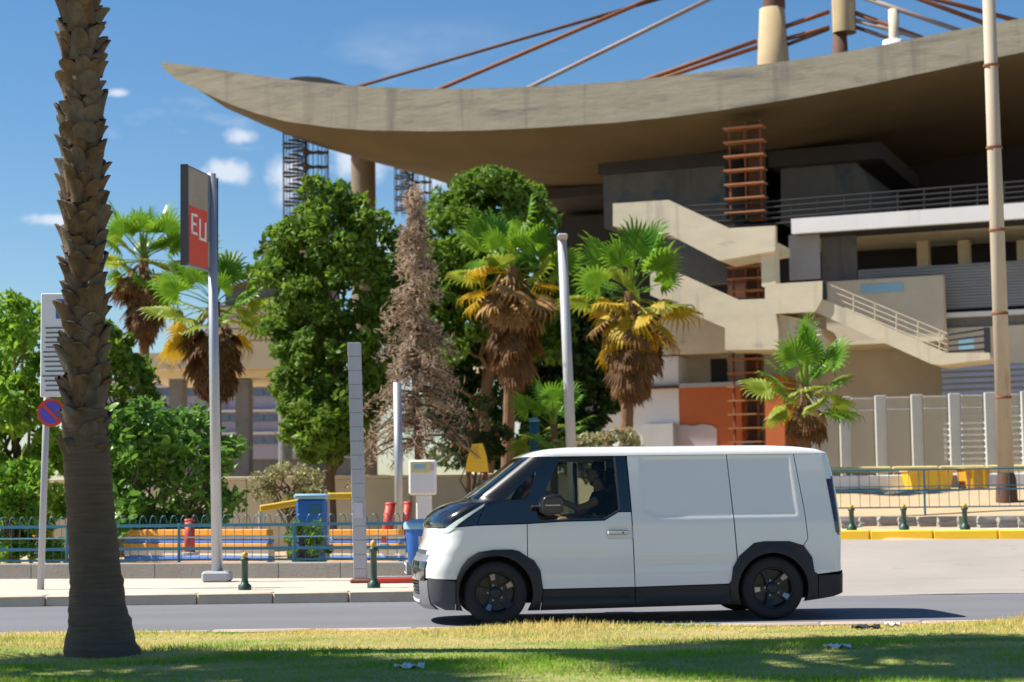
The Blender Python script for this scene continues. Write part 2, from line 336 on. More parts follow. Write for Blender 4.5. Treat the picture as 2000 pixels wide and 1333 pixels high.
tf = [(j * nx + i, j * nx + i + 1, (j + 1) * nx + i + 1, (j + 1) * nx + i) for j in range(len(ys) - 1) for i in range(nx - 1)]
struct(obj('terrain', tv, tf, M['earth'], smooth=True))
struct(obj('road', [(-250, 18.42, 0), (250, 18.42, 0), (250, 24.52, .0), (-250, 24.52, 0)], [(0, 1, 2, 3)], M['asphalt']))
struct(grid('side_street', lambda a, b: (lambda X_: (X_, lerp(24.5, 32.14 - sh(X_), b), .004 + apron_z(lerp(24.5, 32.12, b)) + .006 * wob(a * 60, b * 8)))(lerp(.35, 40, a)), 80, 16, M['asphalt2']))
lawn = struct(grid('lawn', lambda a, b: (lerp(-30, 30, a), lerp(5, 18.24, b), .075 + .025 * wob(a * 46, b * 9) - .02 * sst(.96, 1, b)), 120, 40, M['lawn']))
# pavements with kerb stones, each stone a piece of its own
pl = struct(MB().add([(-120, 24.68, .142), (.2, 24.68, .142), (.2, 31, .142), (-120, 31, .142)], [(0, 1, 2, 3)]).build('pavement', M['paving']))
pr = struct(grid('pavement', lambda a, b_: (lerp(.2, 40, a), lerp(32.35, 34.6, b_) - sh(lerp(.2, 40, a)), .69), 80, 2, M['paving'], None, False))
def kerb(parent, x0, x1, y, z0, z1, w, m, Ls=1.0, shf=None):
    first = None; n = int((x1 - x0) / Ls)
    for i in range(n):
        x = x0 + (i + .5) * Ls
        if first is None:
            first = MB().box((0, 0, 0), (Ls - .012, w, z1 - z0), ch=.018).build('kerb_stone', m, parent, local=True); autosmooth(first); o = first
        else:
            o = part_copy(first, parent)
        o.location = (x, y + random.uniform(-.006, .006), (z0 + z1) / 2 + random.uniform(-.004, .004)); o.rotation_euler.z = random.uniform(-.006, .006)
        if shf: dd = shf(x + Ls / 2) - shf(x - Ls / 2); o.location.y -= shf(x); o.rotation_euler.z = -math.atan2(dd, Ls); o.scale.x = math.hypot(1, dd / Ls) * 1.0
kerb(pl, -9.2, .2, 24.58, -.05, .146, .2, M['kerb'])
obj('kerb_strip', *(lambda b: (b.v, b.f))(MB().box((-64.7, 24.58, .048), (110.98, .2, .19))), M['kerb'], pl)
obj('pavement_end', *(lambda b: (b.v, b.f))(MB().box((.22, 27.85, .05), (.18, 6.3, .2))), M['kerb'], pl)
kerb(pr, .2, 24.2, 32.28, .40, .70, .26, M['kerb_yellow'], shf=sh)
struct(lawn); kerb(lawn, -9, 9, 18.33, -.06, .085, .16, M['kerb_pink'])

# ------------------------------------------------------------------ the stadium
E1 = Vector((.9254, -.379, 0)); E2 = Vector((.379, .9254, 0)); C0 = 57.42
def B(u, v, t):                       # facade coordinates (along, up) of a place in the photograph at t metres behind the facade
    d = ray(u, v); k = (C0 + t) / (E2.dot(d)); p = d * k
    return (E1.dot(p), p.z + CAMZ)
def BW(s, t, z): return E1 * s + E2 * (C0 + t) + Vector((0, 0, z))
s0 = B(1300, 900, 0)[0]; PZ = 1.8
stad = thing('stadium', 'weathered concrete stadium with sweeping curved roof, cable stays and zigzag outer stairs', 'stadium', BW(s0, 0, PZ))
def prismB(name, px, t0, t1, m, parent=stad, bevel=0):
    pl_ = [B(u, v, t0) for u, v in px]
    return MB().prism(pl_, lambda p: BW(p[0], t0, p[1]), lambda p: BW(p[0], t1, p[1])).build(name, m, parent)
def rectB(name, u0, u1, vt, vb, t0, t1, m, parent=stad, zb=None):
    a, zt = B(u0, vt, t0); _, zz = B(u0, vb, t0); b, _ = B(u1, vt, t0)
    zz = zz if zb is None else zb
    q = [(a, zt), (b, zt), (b, zz), (a, zz)]
    return MB().prism(q, lambda p: BW(p[0], t0, p[1]), lambda p: BW(p[0], t1, p[1])).build(name, m, parent)
# roof: a lip that sags and rises, soffit running back below it
TOP = [(315, 121), (400, 132), (500, 147), (600, 160), (690, 168), (800, 173), (860, 174), (950, 173), (1100, 167), (1200, 160), (1300, 150), (1400, 138), (1550, 118), (1700, 93), (1850, 63), (2000, 35), (2200, -8), (2450, -70)]
BOT = [(315, 128), (322, 138), (346, 157), (400, 182), (450, 204), (500, 222), (560, 238), (650, 250), (720, 255), (850, 257), (950, 255), (1050, 250), (1200, 240), (1300, 230), (1400, 217), (1550, 193), (1700, 165), (1850, 133), (2000, 102), (2200, 58), (2450, -4)]
TL = -1.0
tb = sorted(B(u, v, TL) for u, v in TOP); bb = sorted(B(u, v, TL) for u, v in BOT)
sA, sB = tb[0][0] + .02, tb[-1][0]; NS = 90
ss = [sA + (sB - sA) * (i / NS) ** 1.15 for i in range(NS + 1)]
zt = np.interp(ss, [p[0] for p in tb], [p[1] for p in tb]); zb = np.minimum(np.interp(ss, [p[0] for p in bb], [p[1] for p in bb]), zt - .05)
EDGE = [(315, 121, -1), (440, 205, 1), (560, 241, 4), (640, 260, 8), (730, 287, 15), (850, 320, 25), (960, 346, 35), (1060, 371, 46)]
ee = [(t,) + B(u, v, t) for u, v, t in EDGE]; ts = [-1, .5, 2, 4, 6, 10, 15, 20, 27, 35, 46]
rows = []
for t in ts:
    sl = np.interp(t, [e[0] for e in ee], [e[1] for e in ee]); zl = np.interp(t, [e[0] for e in ee], [e[2] for e in ee])
    row = []
    for i, s in enumerate(ss):
        a = (s - sA) / (sB - sA); d = zl - float(zb[0])
        row.append(((sl + (sB - sl) * a), float(zb[i]) + d * (1 - a) ** 2.2))
    rows.append(row)
n1 = NS + 1
V = [BW(s, t, z) for t, r in zip(ts, rows) for s, z in r]
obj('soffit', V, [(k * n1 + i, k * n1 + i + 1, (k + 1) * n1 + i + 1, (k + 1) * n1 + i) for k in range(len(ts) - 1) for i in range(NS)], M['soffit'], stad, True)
V = [BW(s, TL, z) for s, z in zip(ss, zb)] + [BW(s, TL, z) for s, z in zip(ss, zt)] + [BW(s + .02, TL + .7, z) for s, z in zip(ss, zt)] + [BW(s + .02, TL + .71, z - .9 * min(1, (a - b) * .9)) for s, z, a, b in zip(ss, zt, zt, zb)]
lip = obj('roof_edge', V, [(k * n1 + i, k * n1 + i + 1, (k + 1) * n1 + i + 1, (k + 1) * n1 + i) for k in range(3) for i in range(NS)], M['conc_lip'], stad)
V = [BW(s, t, z + .8) for t, r in zip(ts[2:], rows[2:]) for s, z in r]
obj('roof_deck', V, [(k * n1 + i, k * n1 + i + 1, (k + 1) * n1 + i + 1, (k + 1) * n1 + i) for k in range(len(ts) - 3) for i in range(NS)], M['conc_grey'], stad, True)
# dark far rim of the roof seen over the lip
bp = [(548, 160), (575, 151), (600, 149.5), (625, 151), (652, 158), (690, 170), (690, 190), (548, 180)]
prismB('far_roof_rim', bp, 2.5, 4.5, M['dark'])
# levels, walls and slabs under the roof
rectB('deck_fascia', 1545, 2330, 428, 457, -.6, -.35, M['white_wall'])
rectB('deck_slab', 1545, 2330, 431, 455, -.345, 13, M['dark'])  # near-black to cut bounce light: shade put into the deck colour
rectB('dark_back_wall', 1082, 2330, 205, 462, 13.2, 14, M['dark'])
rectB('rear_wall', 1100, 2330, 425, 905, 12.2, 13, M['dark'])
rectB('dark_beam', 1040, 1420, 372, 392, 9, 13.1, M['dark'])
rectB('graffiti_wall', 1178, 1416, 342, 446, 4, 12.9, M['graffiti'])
rectB('dark_beam', 1168, 1425, 318, 342, 3.8, 12.8, M['dark'])
pw = [(1525, 328), (1655, 313), (1672, 318), (1690, 340), (1700, 372), (1702, 425), (1525, 436)]
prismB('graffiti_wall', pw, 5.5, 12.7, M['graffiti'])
rectB('dark_beam', 1500, 1720, 296, 327, 5.0, 12.6, M['dark'])
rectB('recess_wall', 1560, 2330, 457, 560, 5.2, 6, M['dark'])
rectB('ceiling_beam', 1560, 2330, 457, 470, 1.5, 5.1, M['conc'])
for u in (1790, 1870, 1985, 2080): rectB('recess_column', u, u + 22, 470, 535, 3.6, 4.1, M['conc'])
def shutter(u0, u1, vt, vb, t, pitch_, name='shutter', back=True):
    a, zt_ = B(u0, vt, t); b, _ = B(u1, vt, t); zb_ = B(u0, vb, t)[1]
    bk = MB().prism([(a, zt_), (b, zt_), (b, zb_), (a, zb_)], lambda p: BW(p[0], t + .12, p[1]), lambda p: BW(p[0], t + .3, p[1])).build(name, M['grey_paint'], stad)
    n = int((zt_ - zb_) / pitch_); first = None
    for i in range(n):
        zc = zt_ - (i + .5) * pitch_; w = pitch_ * .62
        if first is None:
            q = [(t + .10, -w / 2), (t - .02, -w / 2), (t + .05, w / 2), (t + .10, w / 2)]
            first = MB().prism(q, lambda p: BW(a + .01, p[0], zc + p[1]), lambda p: BW(b - .01, p[0], zc + p[1])).build('slat', M['slat'], bk); z00 = zc
        else:
            o = part_copy(first, bk); o.location.z = zc - z00
shutter(1675, 2330, 527, 612, 1.0, .092)
rectB('lintel', 1842, 2330, 612, 621, .7, 2.4, M['white_wall'])
rectB('lintel_panel', 1842, 2330, 621, 642, 1.0, 2.4, M['conc_grey'])
rectB('wall_band', 1842, 2330, 642, 716, .9, 2.4, M['conc_pale'])
shutter(1838, 2330, 716, 905, .8, .185)
rectB('lower_wall', 1418, 1838, 610, 905, 3, 4, M['conc_pale'], zb=PZ)
pw = rectB('parapet_wall', 1612, 1842, 551, 668, .2, .6, M['conc_pale'])
rectB('notice', 1682, 1765, 557, 574, .17, .195, M['bin_lid'], pw)
rectB('landing_slab', 1612, 1842, 668, 676, .2, 2.9, M['conc'])
# walls at the foot
rectB('wall_band', 1290, 1420, 595, 694, 1.6, 5, M['conc'])
rectB('white_bay', 1165, 1324, 703, 905, 1.6, 5, M['white_wall'], zb=PZ)
rectB('bay_ledge', 1165, 1324, 758, 764, 1.45, 1.6, M['rust_dark'])
rectB('window_recess', 1326, 1422, 697, 757, 2.6, 5, M['conc_pale'])
rectB('dark_opening', 1388, 1420, 702, 750, 2.55, 2.598, M['dark'])
rectB('window_sill', 1326, 1446, 750, 758, 1.45, 2.55, M['grey_paint'])
ow = rectB('orange_wall', 1323, 1447, 758, 905, 1.62, 5, M['orange_wall'], zb=PZ)
rectB('grey_cabinet', 1254, 1314, 829, 905, 1.0, 1.55, M['grey_paint'], zb=PZ)
prismB('lilac_patch', [(1316, 832), (1340, 830), (1352, 833), (1372, 829), (1392, 832), (1400, 838), (1400, 905), (1316, 905)], 1.58, 1.61, M['lilac'], ow)
rectB('orange_wall', 1478, 1530, 736, 905, 1.2, 2.9, M['orange_wall'], zb=PZ)
rectB('grey_shutter', 1120, 1164, 770, 905, 2.2, 5, M['conc_grey'], zb=PZ)
# zigzag stairs: parapets front and back with the flight between
def flight(px, t0, t1, low):
    f = prismB('stair_parapet', px, t0, t0 + .22, M['conc'])
    prismB('stair_parapet', px, t1 - .22, t1, M['conc'])
    prismB('stair_flight', low, t0 + .225, t1 - .225, M['conc'])
flight([(1197, 398), (1306, 391), (1424, 446), (1514, 441), (1514, 490), (1404, 509), (1300, 455), (1197, 442)], -3.4, -1.1, [(1197, 432), (1302, 440), (1410, 490), (1514, 472), (1514, 490), (1404, 509), (1300, 455), (1197, 442)])
flight([(1270, 512), (1310, 527), (1442, 586), (1494, 584), (1494, 556), (1606, 549), (1606, 584), (1592, 609), (1515, 613), (1520, 645), (1520, 683), (1416, 684), (1416, 641), (1270, 577)], -4.4, -1.8, [(1270, 560), (1412, 622), (1592, 600), (1592, 609), (1515, 613), (1520, 683), (1416, 684), (1416, 641), (1270, 577)])
prismB('flared_bracket', [(1521, 614), (1560, 622), (1600, 640), (1612, 662), (1614, 683), (1521, 684)], -4.1, -2.1, M['conc'])
prismB('stair_stringer', [(1607, 584), (1850, 690), (1932, 689), (1934, 702), (1838, 713), (1818, 711), (1593, 610)], -4.3, -4.05, M['conc'])
prismB('stair_flight', [(1607, 592), (1850, 697), (1932, 694), (1934, 702), (1838, 713), (1818, 711), (1593, 610)], -4.045, -2.1, M['conc'])
rectB('stair_post', 1486, 1514, 492, 560, -3.2, -2.7, M['conc'])
rectB('dark_stairwell', 1420, 1486, 500, 584, .3, .5, M['rust_dark'])
rectB('stairwell_wall', 1300, 1420, 460, 560, .6, 1.0, M['conc_grey'])
rectB('mesh_door', 1540, 1600, 460, 548, .4, .5, M['grey_paint'])
rectB('mesh_door', 1604, 1672, 462, 552, 1.2, 1.3, M['conc_grey'])
# railings
def bars(name, pts, t, r, m, parent=stad):
    return MB().tube([BW(*((lambda q: (q[0], t, q[1]))(B(u, v, t)))) for u, v in pts], r, 6).build(name, m, parent)
for k in range(5): bars('deck_rail', [(1340, 404 + k * 11), (1520, 393 + k * 11), (2330, 328 + k * 9.6)], -.5, .03, M['black_metal'])
for k in range(12): bars('deck_post', [(1545 + k * 52, 391 - k * 4.1), (1545 + k * 52, 429 - k * 3.9)], -.5, .025, M['black_metal'])
for k in range(4): bars('stair_rail', [(1612, 553 + k * 11), (1850, 652 + k * 11)], -4.2, .018, M['conc_pale'])
for k in range(6): bars('stair_rail_post', [(1625 + k * 42, 557 + k * 17.6), (1625 + k * 42, 598 + k * 17.6)], -4.2, .018, M['conc_pale'])
for k in range(4): bars('landing_rail', [(1853, 654 + k * 11), (1925, 643 + k * 13)], -4.2, .035, M['black_metal'])
rectB('landing_post', 1921, 1932, 640, 690, -4.3, -4.1, M['black_metal'])
rectB('landing_notice', 1872, 1902, 662, 686, -3.8, -3.78, M['bin_lid'])
rectB('gate_post', 1605, 1613, 548, 586, -4.35, -4.2, M['black_metal'])
# round columns
def colB(name, u, vt, vb, t, r, m):
    s, z1 = B(u, vt, t); z2 = PZ - .3 if vb > 800 else B(u, vb, t)[1]
    o = MB().lathe([(r, z2), (r, z1)], BW(s, t, 0), 20).build(name, m, stad, True); return o
colB('round_column', 709, 255, 900, 9, .50, M['column_shade'])
colB('round_column', 935, 300, 900, 24, .5, M['conc'])
colB('round_column', 557, 745, 940, -6, .22, M['conc_grey'])
# masts and cable stays
tm = 6
def mast(u, vt, vb, w0, w1, m, t=tm, name='roof_mast'):
    s, z1 = B(u, vt, t); _, z2 = B(u, vb, t); k = 1 / 60.
    return MB().lathe([(w1 * k, z2), (w0 * k, z1), (.01, z1 + .01)], BW(s, t, 0), 20).build(name, m, stad, True)
mast(1508, 18, 150, 27, 36, M['mast']); mast(1505, -260, 18, 22, 24, M['rust_dark'], tm, 'mast_shaft')
mast(1640, -260, 66, 25, 25, M['mast']); mast(1640, 66, 140, 15, 18, M['rust_dark'], tm, 'mast_shaft')
mast(1745, 19, 82, 11, 11, M['conc_pale'], tm, 'roof_vent'); mast(1745, 80, 110, 22, 26, M['white_wall'], tm, 'roof_vent_base')
def cable(a, b, m, r=.085):
    A_, B_ = B(*a, tm), B(*b, tm)
    MB().tube([BW(A_[0], tm, A_[1]), BW(B_[0], tm, B_[1])], r, 8).build('cable_stay', m, stad, True)
for a, b, k in [((690, 172), (1480, -58), 'rust_dark'), ((845, 180), (1480, -92), 'rust'), ((1020, 178), (1480, -48), 'cable_grey'), ((1255, 158), (1478, 80), 'rust'), ((1288, 155), (1480, 92), 'rust'),
                ((1532, 53), (1620, 23), 'rust'), ((1534, 77), (1620, 54), 'rust'), ((1534, 89), (1618, 57), 'rust_dark'), ((1660, 22), (1815, 80), 'rust'), ((1660, 37), (1820, 80), 'cable_grey'), ((1664, 51), (1780, 90), 'rust_dark'),
                ((1660, -14), (1890, 66), 'cable_grey'), ((1660, -52), (1940, 52), 'rust'), ((1660, -46), (1990, 42), 'rust'), ((1502, -10), (1478, 160), 'rust_dark')]:
    cable(a, b, M[k], .07 if k == 'rust_dark' else .085)
# rusty ladder towers
def ladder_tower(u0, u1, vt, vb, t, n, tall=.9):
    a, z1 = B(u0, vt, t); b, _ = B(u1, vt, t); _, z0 = B(u0, vb, t)
    o = MB().box(BW((a + b) / 2 + (b - a) * .28, t + .35, (z0 + z1) / 2), (.5, .3, z1 - z0), Matrix((E1, E2, (0, 0, 1))).transposed()).build('tower_post', M['rust_dark'], stad)
    for s in (a, (a + b) / 2, b):
        MB().tube([BW(s, t, z0), BW(s, t, z1)], .035, 6).build('tower_rod', M['rust'], stad)
    for i in range(n):
        z = z0 + (z1 - z0) * (i + .5) / n
        MB().box(BW((a + b) / 2, t - .02, z), (b - a + .3, .5, .045), Matrix((E1, E2, (0, 0, 1))).transposed()).build('tower_rung', M['rust_lit'], stad)
ladder_tower(1424, 1484, 240, 432, -.4, 7)
ladder_tower(1432, 1478, 690, 905, -2.4, 8)
ladder_tower(1432, 1480, 512, 582, -1.0, 3)
# twin spiral stairs hanging under the roof wing
def spiral(u, vt, vb, t, turns, rpx, group):
    s, z1 = B(u, vt, t); _, z0 = B(u, vb, t); r = rpx / 55.; c = BW(s, t, 0)
    root = stad
    MB().tube([c + Vector((0, 0, z0)), c + Vector((0, 0, z1))], .06, 8).build('stair_core', M['tower'], root)
    for k in range(14):
        q = 2 * math.pi * k / 14; MB().tube([c + Vector((r * math.cos(q), r * math.sin(q), z0)), c + Vector((r * math.cos(q), r * math.sin(q), z1))], .018, 5).build('stair_rod', M['tower'], root)
    nst = int(turns * 9); first = None
    for k in range(nst):
        z = z0 + (z1 - z0) * k / nst; q = 2 * math.pi * k / 9
        o = MB().prism([(.1, -.04), (r, -.19), (r, .19), (.1, .04)], lambda p: c + Vector((p[0] * math.cos(q) - p[1] * math.sin(q), p[0] * math.sin(q) + p[1] * math.cos(q), z)), lambda p: c + Vector((p[0] * math.cos(q) - p[1] * math.sin(q), p[0] * math.sin(q) + p[1] * math.cos(q), z + .05))).build('stair_tread', M['tower'], root)
spiral(597, 244, 470, 2, 8, 46, '')
spiral(806, 296, 420, 17, 6, 46, '')

# lower beige wing and the far office block
wing = thing('annex_building', 'low beige concrete wing with a box roof behind the left palms', 'building', P(440, 760, 78))
def rectP(name, u0, u1, vt, vb, D, dep, m, parent, zb=None):
    a = P(u0, vt, D); b = P(u1, vt, D); z0 = P(u0, vb, D).z if zb is None else zb
    return MB().box(((a.x + b.x) / 2, D + dep / 2, (a.z + z0) / 2), (b.x - a.x, dep, a.z - z0)).build(name, m, parent)
def prismP(name, px, D, dep, m, parent):
    return MB().prism(px, lambda p: P(p[0], p[1], D), lambda p: P(p[0], p[1], D) + Vector((0, dep, 0))).build(name, m, parent)
rectP('wall', 285, 640, 690, 722, 74, 8, M['conc_pale'], wing)
rectP('wall', 285, 640, 722, 741, 75.5, 6, M['conc'], wing)
for k in range(4): rectP('wall_course', 425, 640, 598 + k * 23, 619 + k * 23, 74 + .0 * k, 6, M['conc_pale'], wing)
rectP('recess_wall', 425, 640, 596, 690, 74.2, 5.5, M['dark'], wing)
prismP('gable_wall', [(440, 568), (512, 543), (640, 500), (640, 597), (440, 597)], 75, 5, M['conc_grey'], wing)
prismP('roof_edge', [(436, 563), (512, 538), (640, 494), (640, 500), (512, 543), (438, 569)], 74.6, 6, M['rust_lit'], wing)
rectP('roof_box', 512, 640, 474, 560, 76, 5, M['conc_pale'], wing)
rectP('box_cap', 505, 640, 470, 475, 75.5, 6, M['dark'], wing)
for u in (330, 460, 600): rectP('pillar', u, u + 26, 741, 980, 75.6, 1.2, M['conc_grey'], wing)
off = thing('office_block', 'distant lilac grey office block with rows of dark blue windows', 'building', P(420, 940, 105))
rectP('wall', 150, 700, 752, 902, 105, 12, M['office_panel'], off)
rectP('roof_parapet', 145, 705, 738, 752, 104.6, 13, M['white_wall'], off)
rectP('ground_floor', 150, 700, 902, 990, 105.3, 12, M['conc_grey'], off)
for j, v in enumerate((762, 812, 856)):
    rectP('window_ledge', 150, 700, v - 7, v - 3.5, 104.6, .39, M['white_wall'], off)
    for i in range(24):
        u = 158 + i * 22.5
        rectP('window', u, u + 19, v - 2, v + 12, 104.85, .149, M['office_glass'], off)
for i in range(20): rectP('panel_joint', 170 + i * 27, 171.5 + i * 27, 776, 805, 104.96, .039, M['grey_paint'], off)

# ------------------------------------------------------------------ the van (local axes: x from nose to tail, y away from the camera, z up)
VY = R(5.5)
wheel_pt = P(968, 1218, 19.72); 
van_rot = Matrix.Rotation(VY, 3, 'Z')      # nose a little nearer to the camera
fw = Vector((.885, -.93, 0)); vloc = Vector((wheel_pt.x, 19.72, 0)) - van_rot @ fw
van = thing('delivery_van', 'white panel van with black wheel arches and glossy black bonnet driving left on the road', 'van', vloc, van_rot)
ZX = [(.15, .12), (.22, .035), (.30, .015), (.40, .005), (.60, .005), (.68, .025), (.72, .05), (.79, .062), (.84, .085), (.90, .112), (1.0, .125), (1.035, .132), (1.06, .132), (1.10, .145), (1.16, .195), (1.225, .285), (1.285, .40), (1.32, .56), (1.335, .62), (1.785, 1.21)]
ZW = [(.15, .86), (.22, .90), (.5, .94), (.8, .948), (1.05, .94), (1.3, .905), (1.6, .858), (1.8, .822)]
ZR = [(.15, 4.66), (.26, 4.72), (.5, 4.72), (.53, 4.71), (.83, 4.72), (1.11, 4.70), (1.56, 4.66), (1.785, 4.615)]
ZRX = [(.15, .42), (.6, .40), (.8, .42), (1.05, .45), (1.32, .42), (1.8, .36)]
itp = lambda z, T: float(np.interp(z, [a for a, b in T], [b for a, b in T]))
def xf(z): return itp(z, ZX) + .05 * (1 - sst(1.0, 1.3, z))
def hw(z): return itp(z, ZW)
def NFz(z): return 2.5 + 2.3 * sst(1.26, 1.42, z)
def front(a, z, off=0.):             # a = 0 nose centre ... 1 side
    c = math.cos(a * math.pi / 2); s = math.sin(a * math.pi / 2); rx = itp(z, ZRX)
    NF = NFz(z); y = hw(z) * s ** (2 / NF); x = xf(z) + rx * (1 - max(c, 0) ** (2 / NF))
    nx, ny = -c ** 1, s ** 1
    return x + nx * off, y + ny * off
def rear(a, z, off=0.):
    c = math.cos(a * math.pi / 2); s = math.sin(a * math.pi / 2)
    return itp(z, ZR) - .13 * (1 - max(c, 0) ** (2 / 3.)) + c * off, hw(z) * s ** (2 / 3.) + s * off
def W(x, z):
    h = hw(z); rx = itp(z, ZRX); q = (xf(z) + rx - x) / rx
    if q > 0: h *= max(1 - min(q, 1) ** NFz(z), 0) ** (1 / NFz(z))
    q = (x - itp(z, ZR) + .13) / .13
    if q > 0: h *= max(1 - min(q, 1) ** 3, 0) ** (1 / 3.)
    return h
def c2(u, v): return ((u - 808) / 179.5, (1218 - (u - 968) * .011 - v) / 179.5)
ZTOP = 1.782
def inpoly(p, poly):
    r = False; x, y = p; j = len(poly) - 1
    for i in range(len(poly)):
        (xi, yi), (xj, yj) = poly[i], poly[j]
        if (yi > y) != (yj > y) and x < (xj - xi) * (y - yi) / (yj - yi) + xi: r = not r
        j = i
    return r
def dens(poly, h):
    o = []
    for i in range(len(poly)):
        a, b = Vector(poly[i]), Vector(poly[(i + 1) % len(poly)]); n = max(1, int((b - a).length / h))
        o += [tuple(a.lerp(b, k / n)) for k in range(n)]
    return o
def inset(poly, d):
    n = len(poly); A = sum(poly[i][0] * poly[(i + 1) % n][1] - poly[(i + 1) % n][0] * poly[i][1] for i in range(n)); sg = 1 if A > 0 else -1; o = []
    for i in range(n):
        p, q, r = Vector(poly[i - 1]), Vector(poly[i]), Vector(poly[(i + 1) % n]); e1 = (q - p).normalized(); e2 = (r - q).normalized()
        n1, n2 = Vector((-e1.y, e1.x)), Vector((-e2.y, e2.x)); m = n1 + n2
        m = m / max(m.length_squared / 2, .5); o.append(tuple(q + m * d * sg))
    return o
def panel(name, poly, m, h=.035, gap=.0019, off=None, depth=.025, holes=(), both=True, label=None, roundr=0):
    """a body panel: outline in side view, wrapped on the body surface, edges folded inwards"""
    poly = inset(dens(poly, h), gap); holes = [dens(q, h) for q in holes]
    pts = list(poly); ed = [(i, (i + 1) % len(poly)) for i in range(len(poly))]; loops = [list(range(len(poly)))]
    for q in holes:
        b = len(pts); pts += q; ed += [(b + i, b + (i + 1) % len(q)) for i in range(len(q))]; loops.append(list(range(b, b + len(q))))
    x0, x1 = min(p[0] for p in poly), max(p[0] for p in poly); z0, z1 = min(p[1] for p in poly), max(p[1] for p in poly)
    for i in range(int((x1 - x0) / h) + 1):
        for j in range(int((z1 - z0) / h) + 1):
            p = (x0 + i * h + (h / 2 if j % 2 else 0), z0 + j * h)
            if inpoly(p, poly) and not any(inpoly(p, q) for q in holes): pts.append(p)
    v2, _, f2, ov, _, _ = delaunay_2d_cdt([Vector(p) for p in pts], ed, [], 0, 1e-5)
    v2 = [tuple(p) for p in v2]; Fc = []
    for f in f2:
        c = (sum(v2[i][0] for i in f) / 3, sum(v2[i][1] for i in f) / 3)
        if inpoly(c, poly) and not any(inpoly(c, q) for q in holes): Fc.append(tuple(f))
    of = off or (lambda x, z: 0.)
    V3 = [(x, -(W(x, z) + of(x, z)), z) for x, z in v2]
    mp_ = {}
    for i, l_ in enumerate(ov):
        for k in l_: mp_[k] = i
    n0 = len(V3)
    for l_ in loops:                                      # folded edges
        b = len(V3); idx = [mp_[k] for k in l_]
        V3 += [(V3[i][0], V3[i][1] + depth, V3[i][2]) for i in idx]
        for k in range(len(idx)):
            a_, b_ = idx[k], idx[(k + 1) % len(idx)]
            if a_ != b_: Fc.append((a_, b_, b + (k + 1) % len(idx), b + k))
    out = []
    for sgn in ((1, -1) if both else (1,)):
        o = obj(name, [(x, y * sgn, z) for x, y, z in V3], Fc, m, van, True, True)
        bm = bmesh.new(); bm.from_mesh(o.data); bmesh.ops.recalc_face_normals(bm, faces=bm.faces)
        ce = sum((f.normal.y * f.calc_area() for f in bm.faces))
        if ce * sgn > 0: bmesh.ops.reverse_faces(bm, faces=bm.faces)
        bm.to_mesh(o.data); bm.free(); autosmooth(o, 40); out.append(o)
    return out
def fpiece(name, a1, z0, z1, m, nz=14, na=16, off=0., a0=None, parent=van, fn=front, depth=.03):
    """nose, glass or tail piece between two heights, across both sides (or a band a0..a1 on each side)"""
    res = []
    rngs = [(-a1, a1)] if a0 is None else [(-a1, -a0), (a0, a1)]
    for lo, hi in rngs:
        V = []; 
        for j in range(nz + 1):
            z = lerp(z0, z1, j / nz)
            for i in range(na + 1):
                a = lerp(lo, hi, i / na); x, y = fn(abs(a), z, off); V.append((x, math.copysign(y, a), z))
        Fc = [(j * (na + 1) + i, j * (na + 1) + i + 1, (j + 1) * (na + 1) + i + 1, (j + 1) * (na + 1) + i) for j in range(nz) for i in range(na)]
        rim = [i for i in range(na + 1)] + [j * (na + 1) + na for j in range(1, nz + 1)] + [nz * (na + 1) + i for i in range(na - 1, -1, -1)] + [j * (na + 1) for j in range(nz - 1, 0, -1)]
        b = len(V); dx = depth if fn is front else -depth
        V += [(V[i][0] + dx, V[i][1] * (1 - depth), V[i][2]) for i in rim]
        Fc += [(rim[k], rim[(k + 1) % len(rim)], b + (k + 1) % len(rim), b + k) for k in range(len(rim))]
        o = obj(name, V, Fc, m, parent, True, True)
        bm = bmesh.new(); bm.from_mesh(o.data); bmesh.ops.recalc_face_normals(bm, faces=bm.faces); bm.to_mesh(o.data); bm.free()
        res.append(autosmooth(o, 40))
    return res
def arc(cu, cv, r, d0, d1, n=22): return [(cu + r * math.cos(R(lerp(d0, d1, k / n))), cv - r * math.sin(R(lerp(d0, d1, k / n)))) for k in range(n + 1)]
pc = lambda L_: [c2(u, v) for u, v in L_]
bound = lambda a, z0, z1, n=10: [(front(a, lerp(z0, z1, k / n))[0], lerp(z0, z1, k / n)) for k in range(n + 1)]
rbound = lambda a, z0, z1, n=10: [(rear(a, lerp(z0, z1, k / n))[0], lerp(z0, z1, k / n)) for k in range(n + 1)]
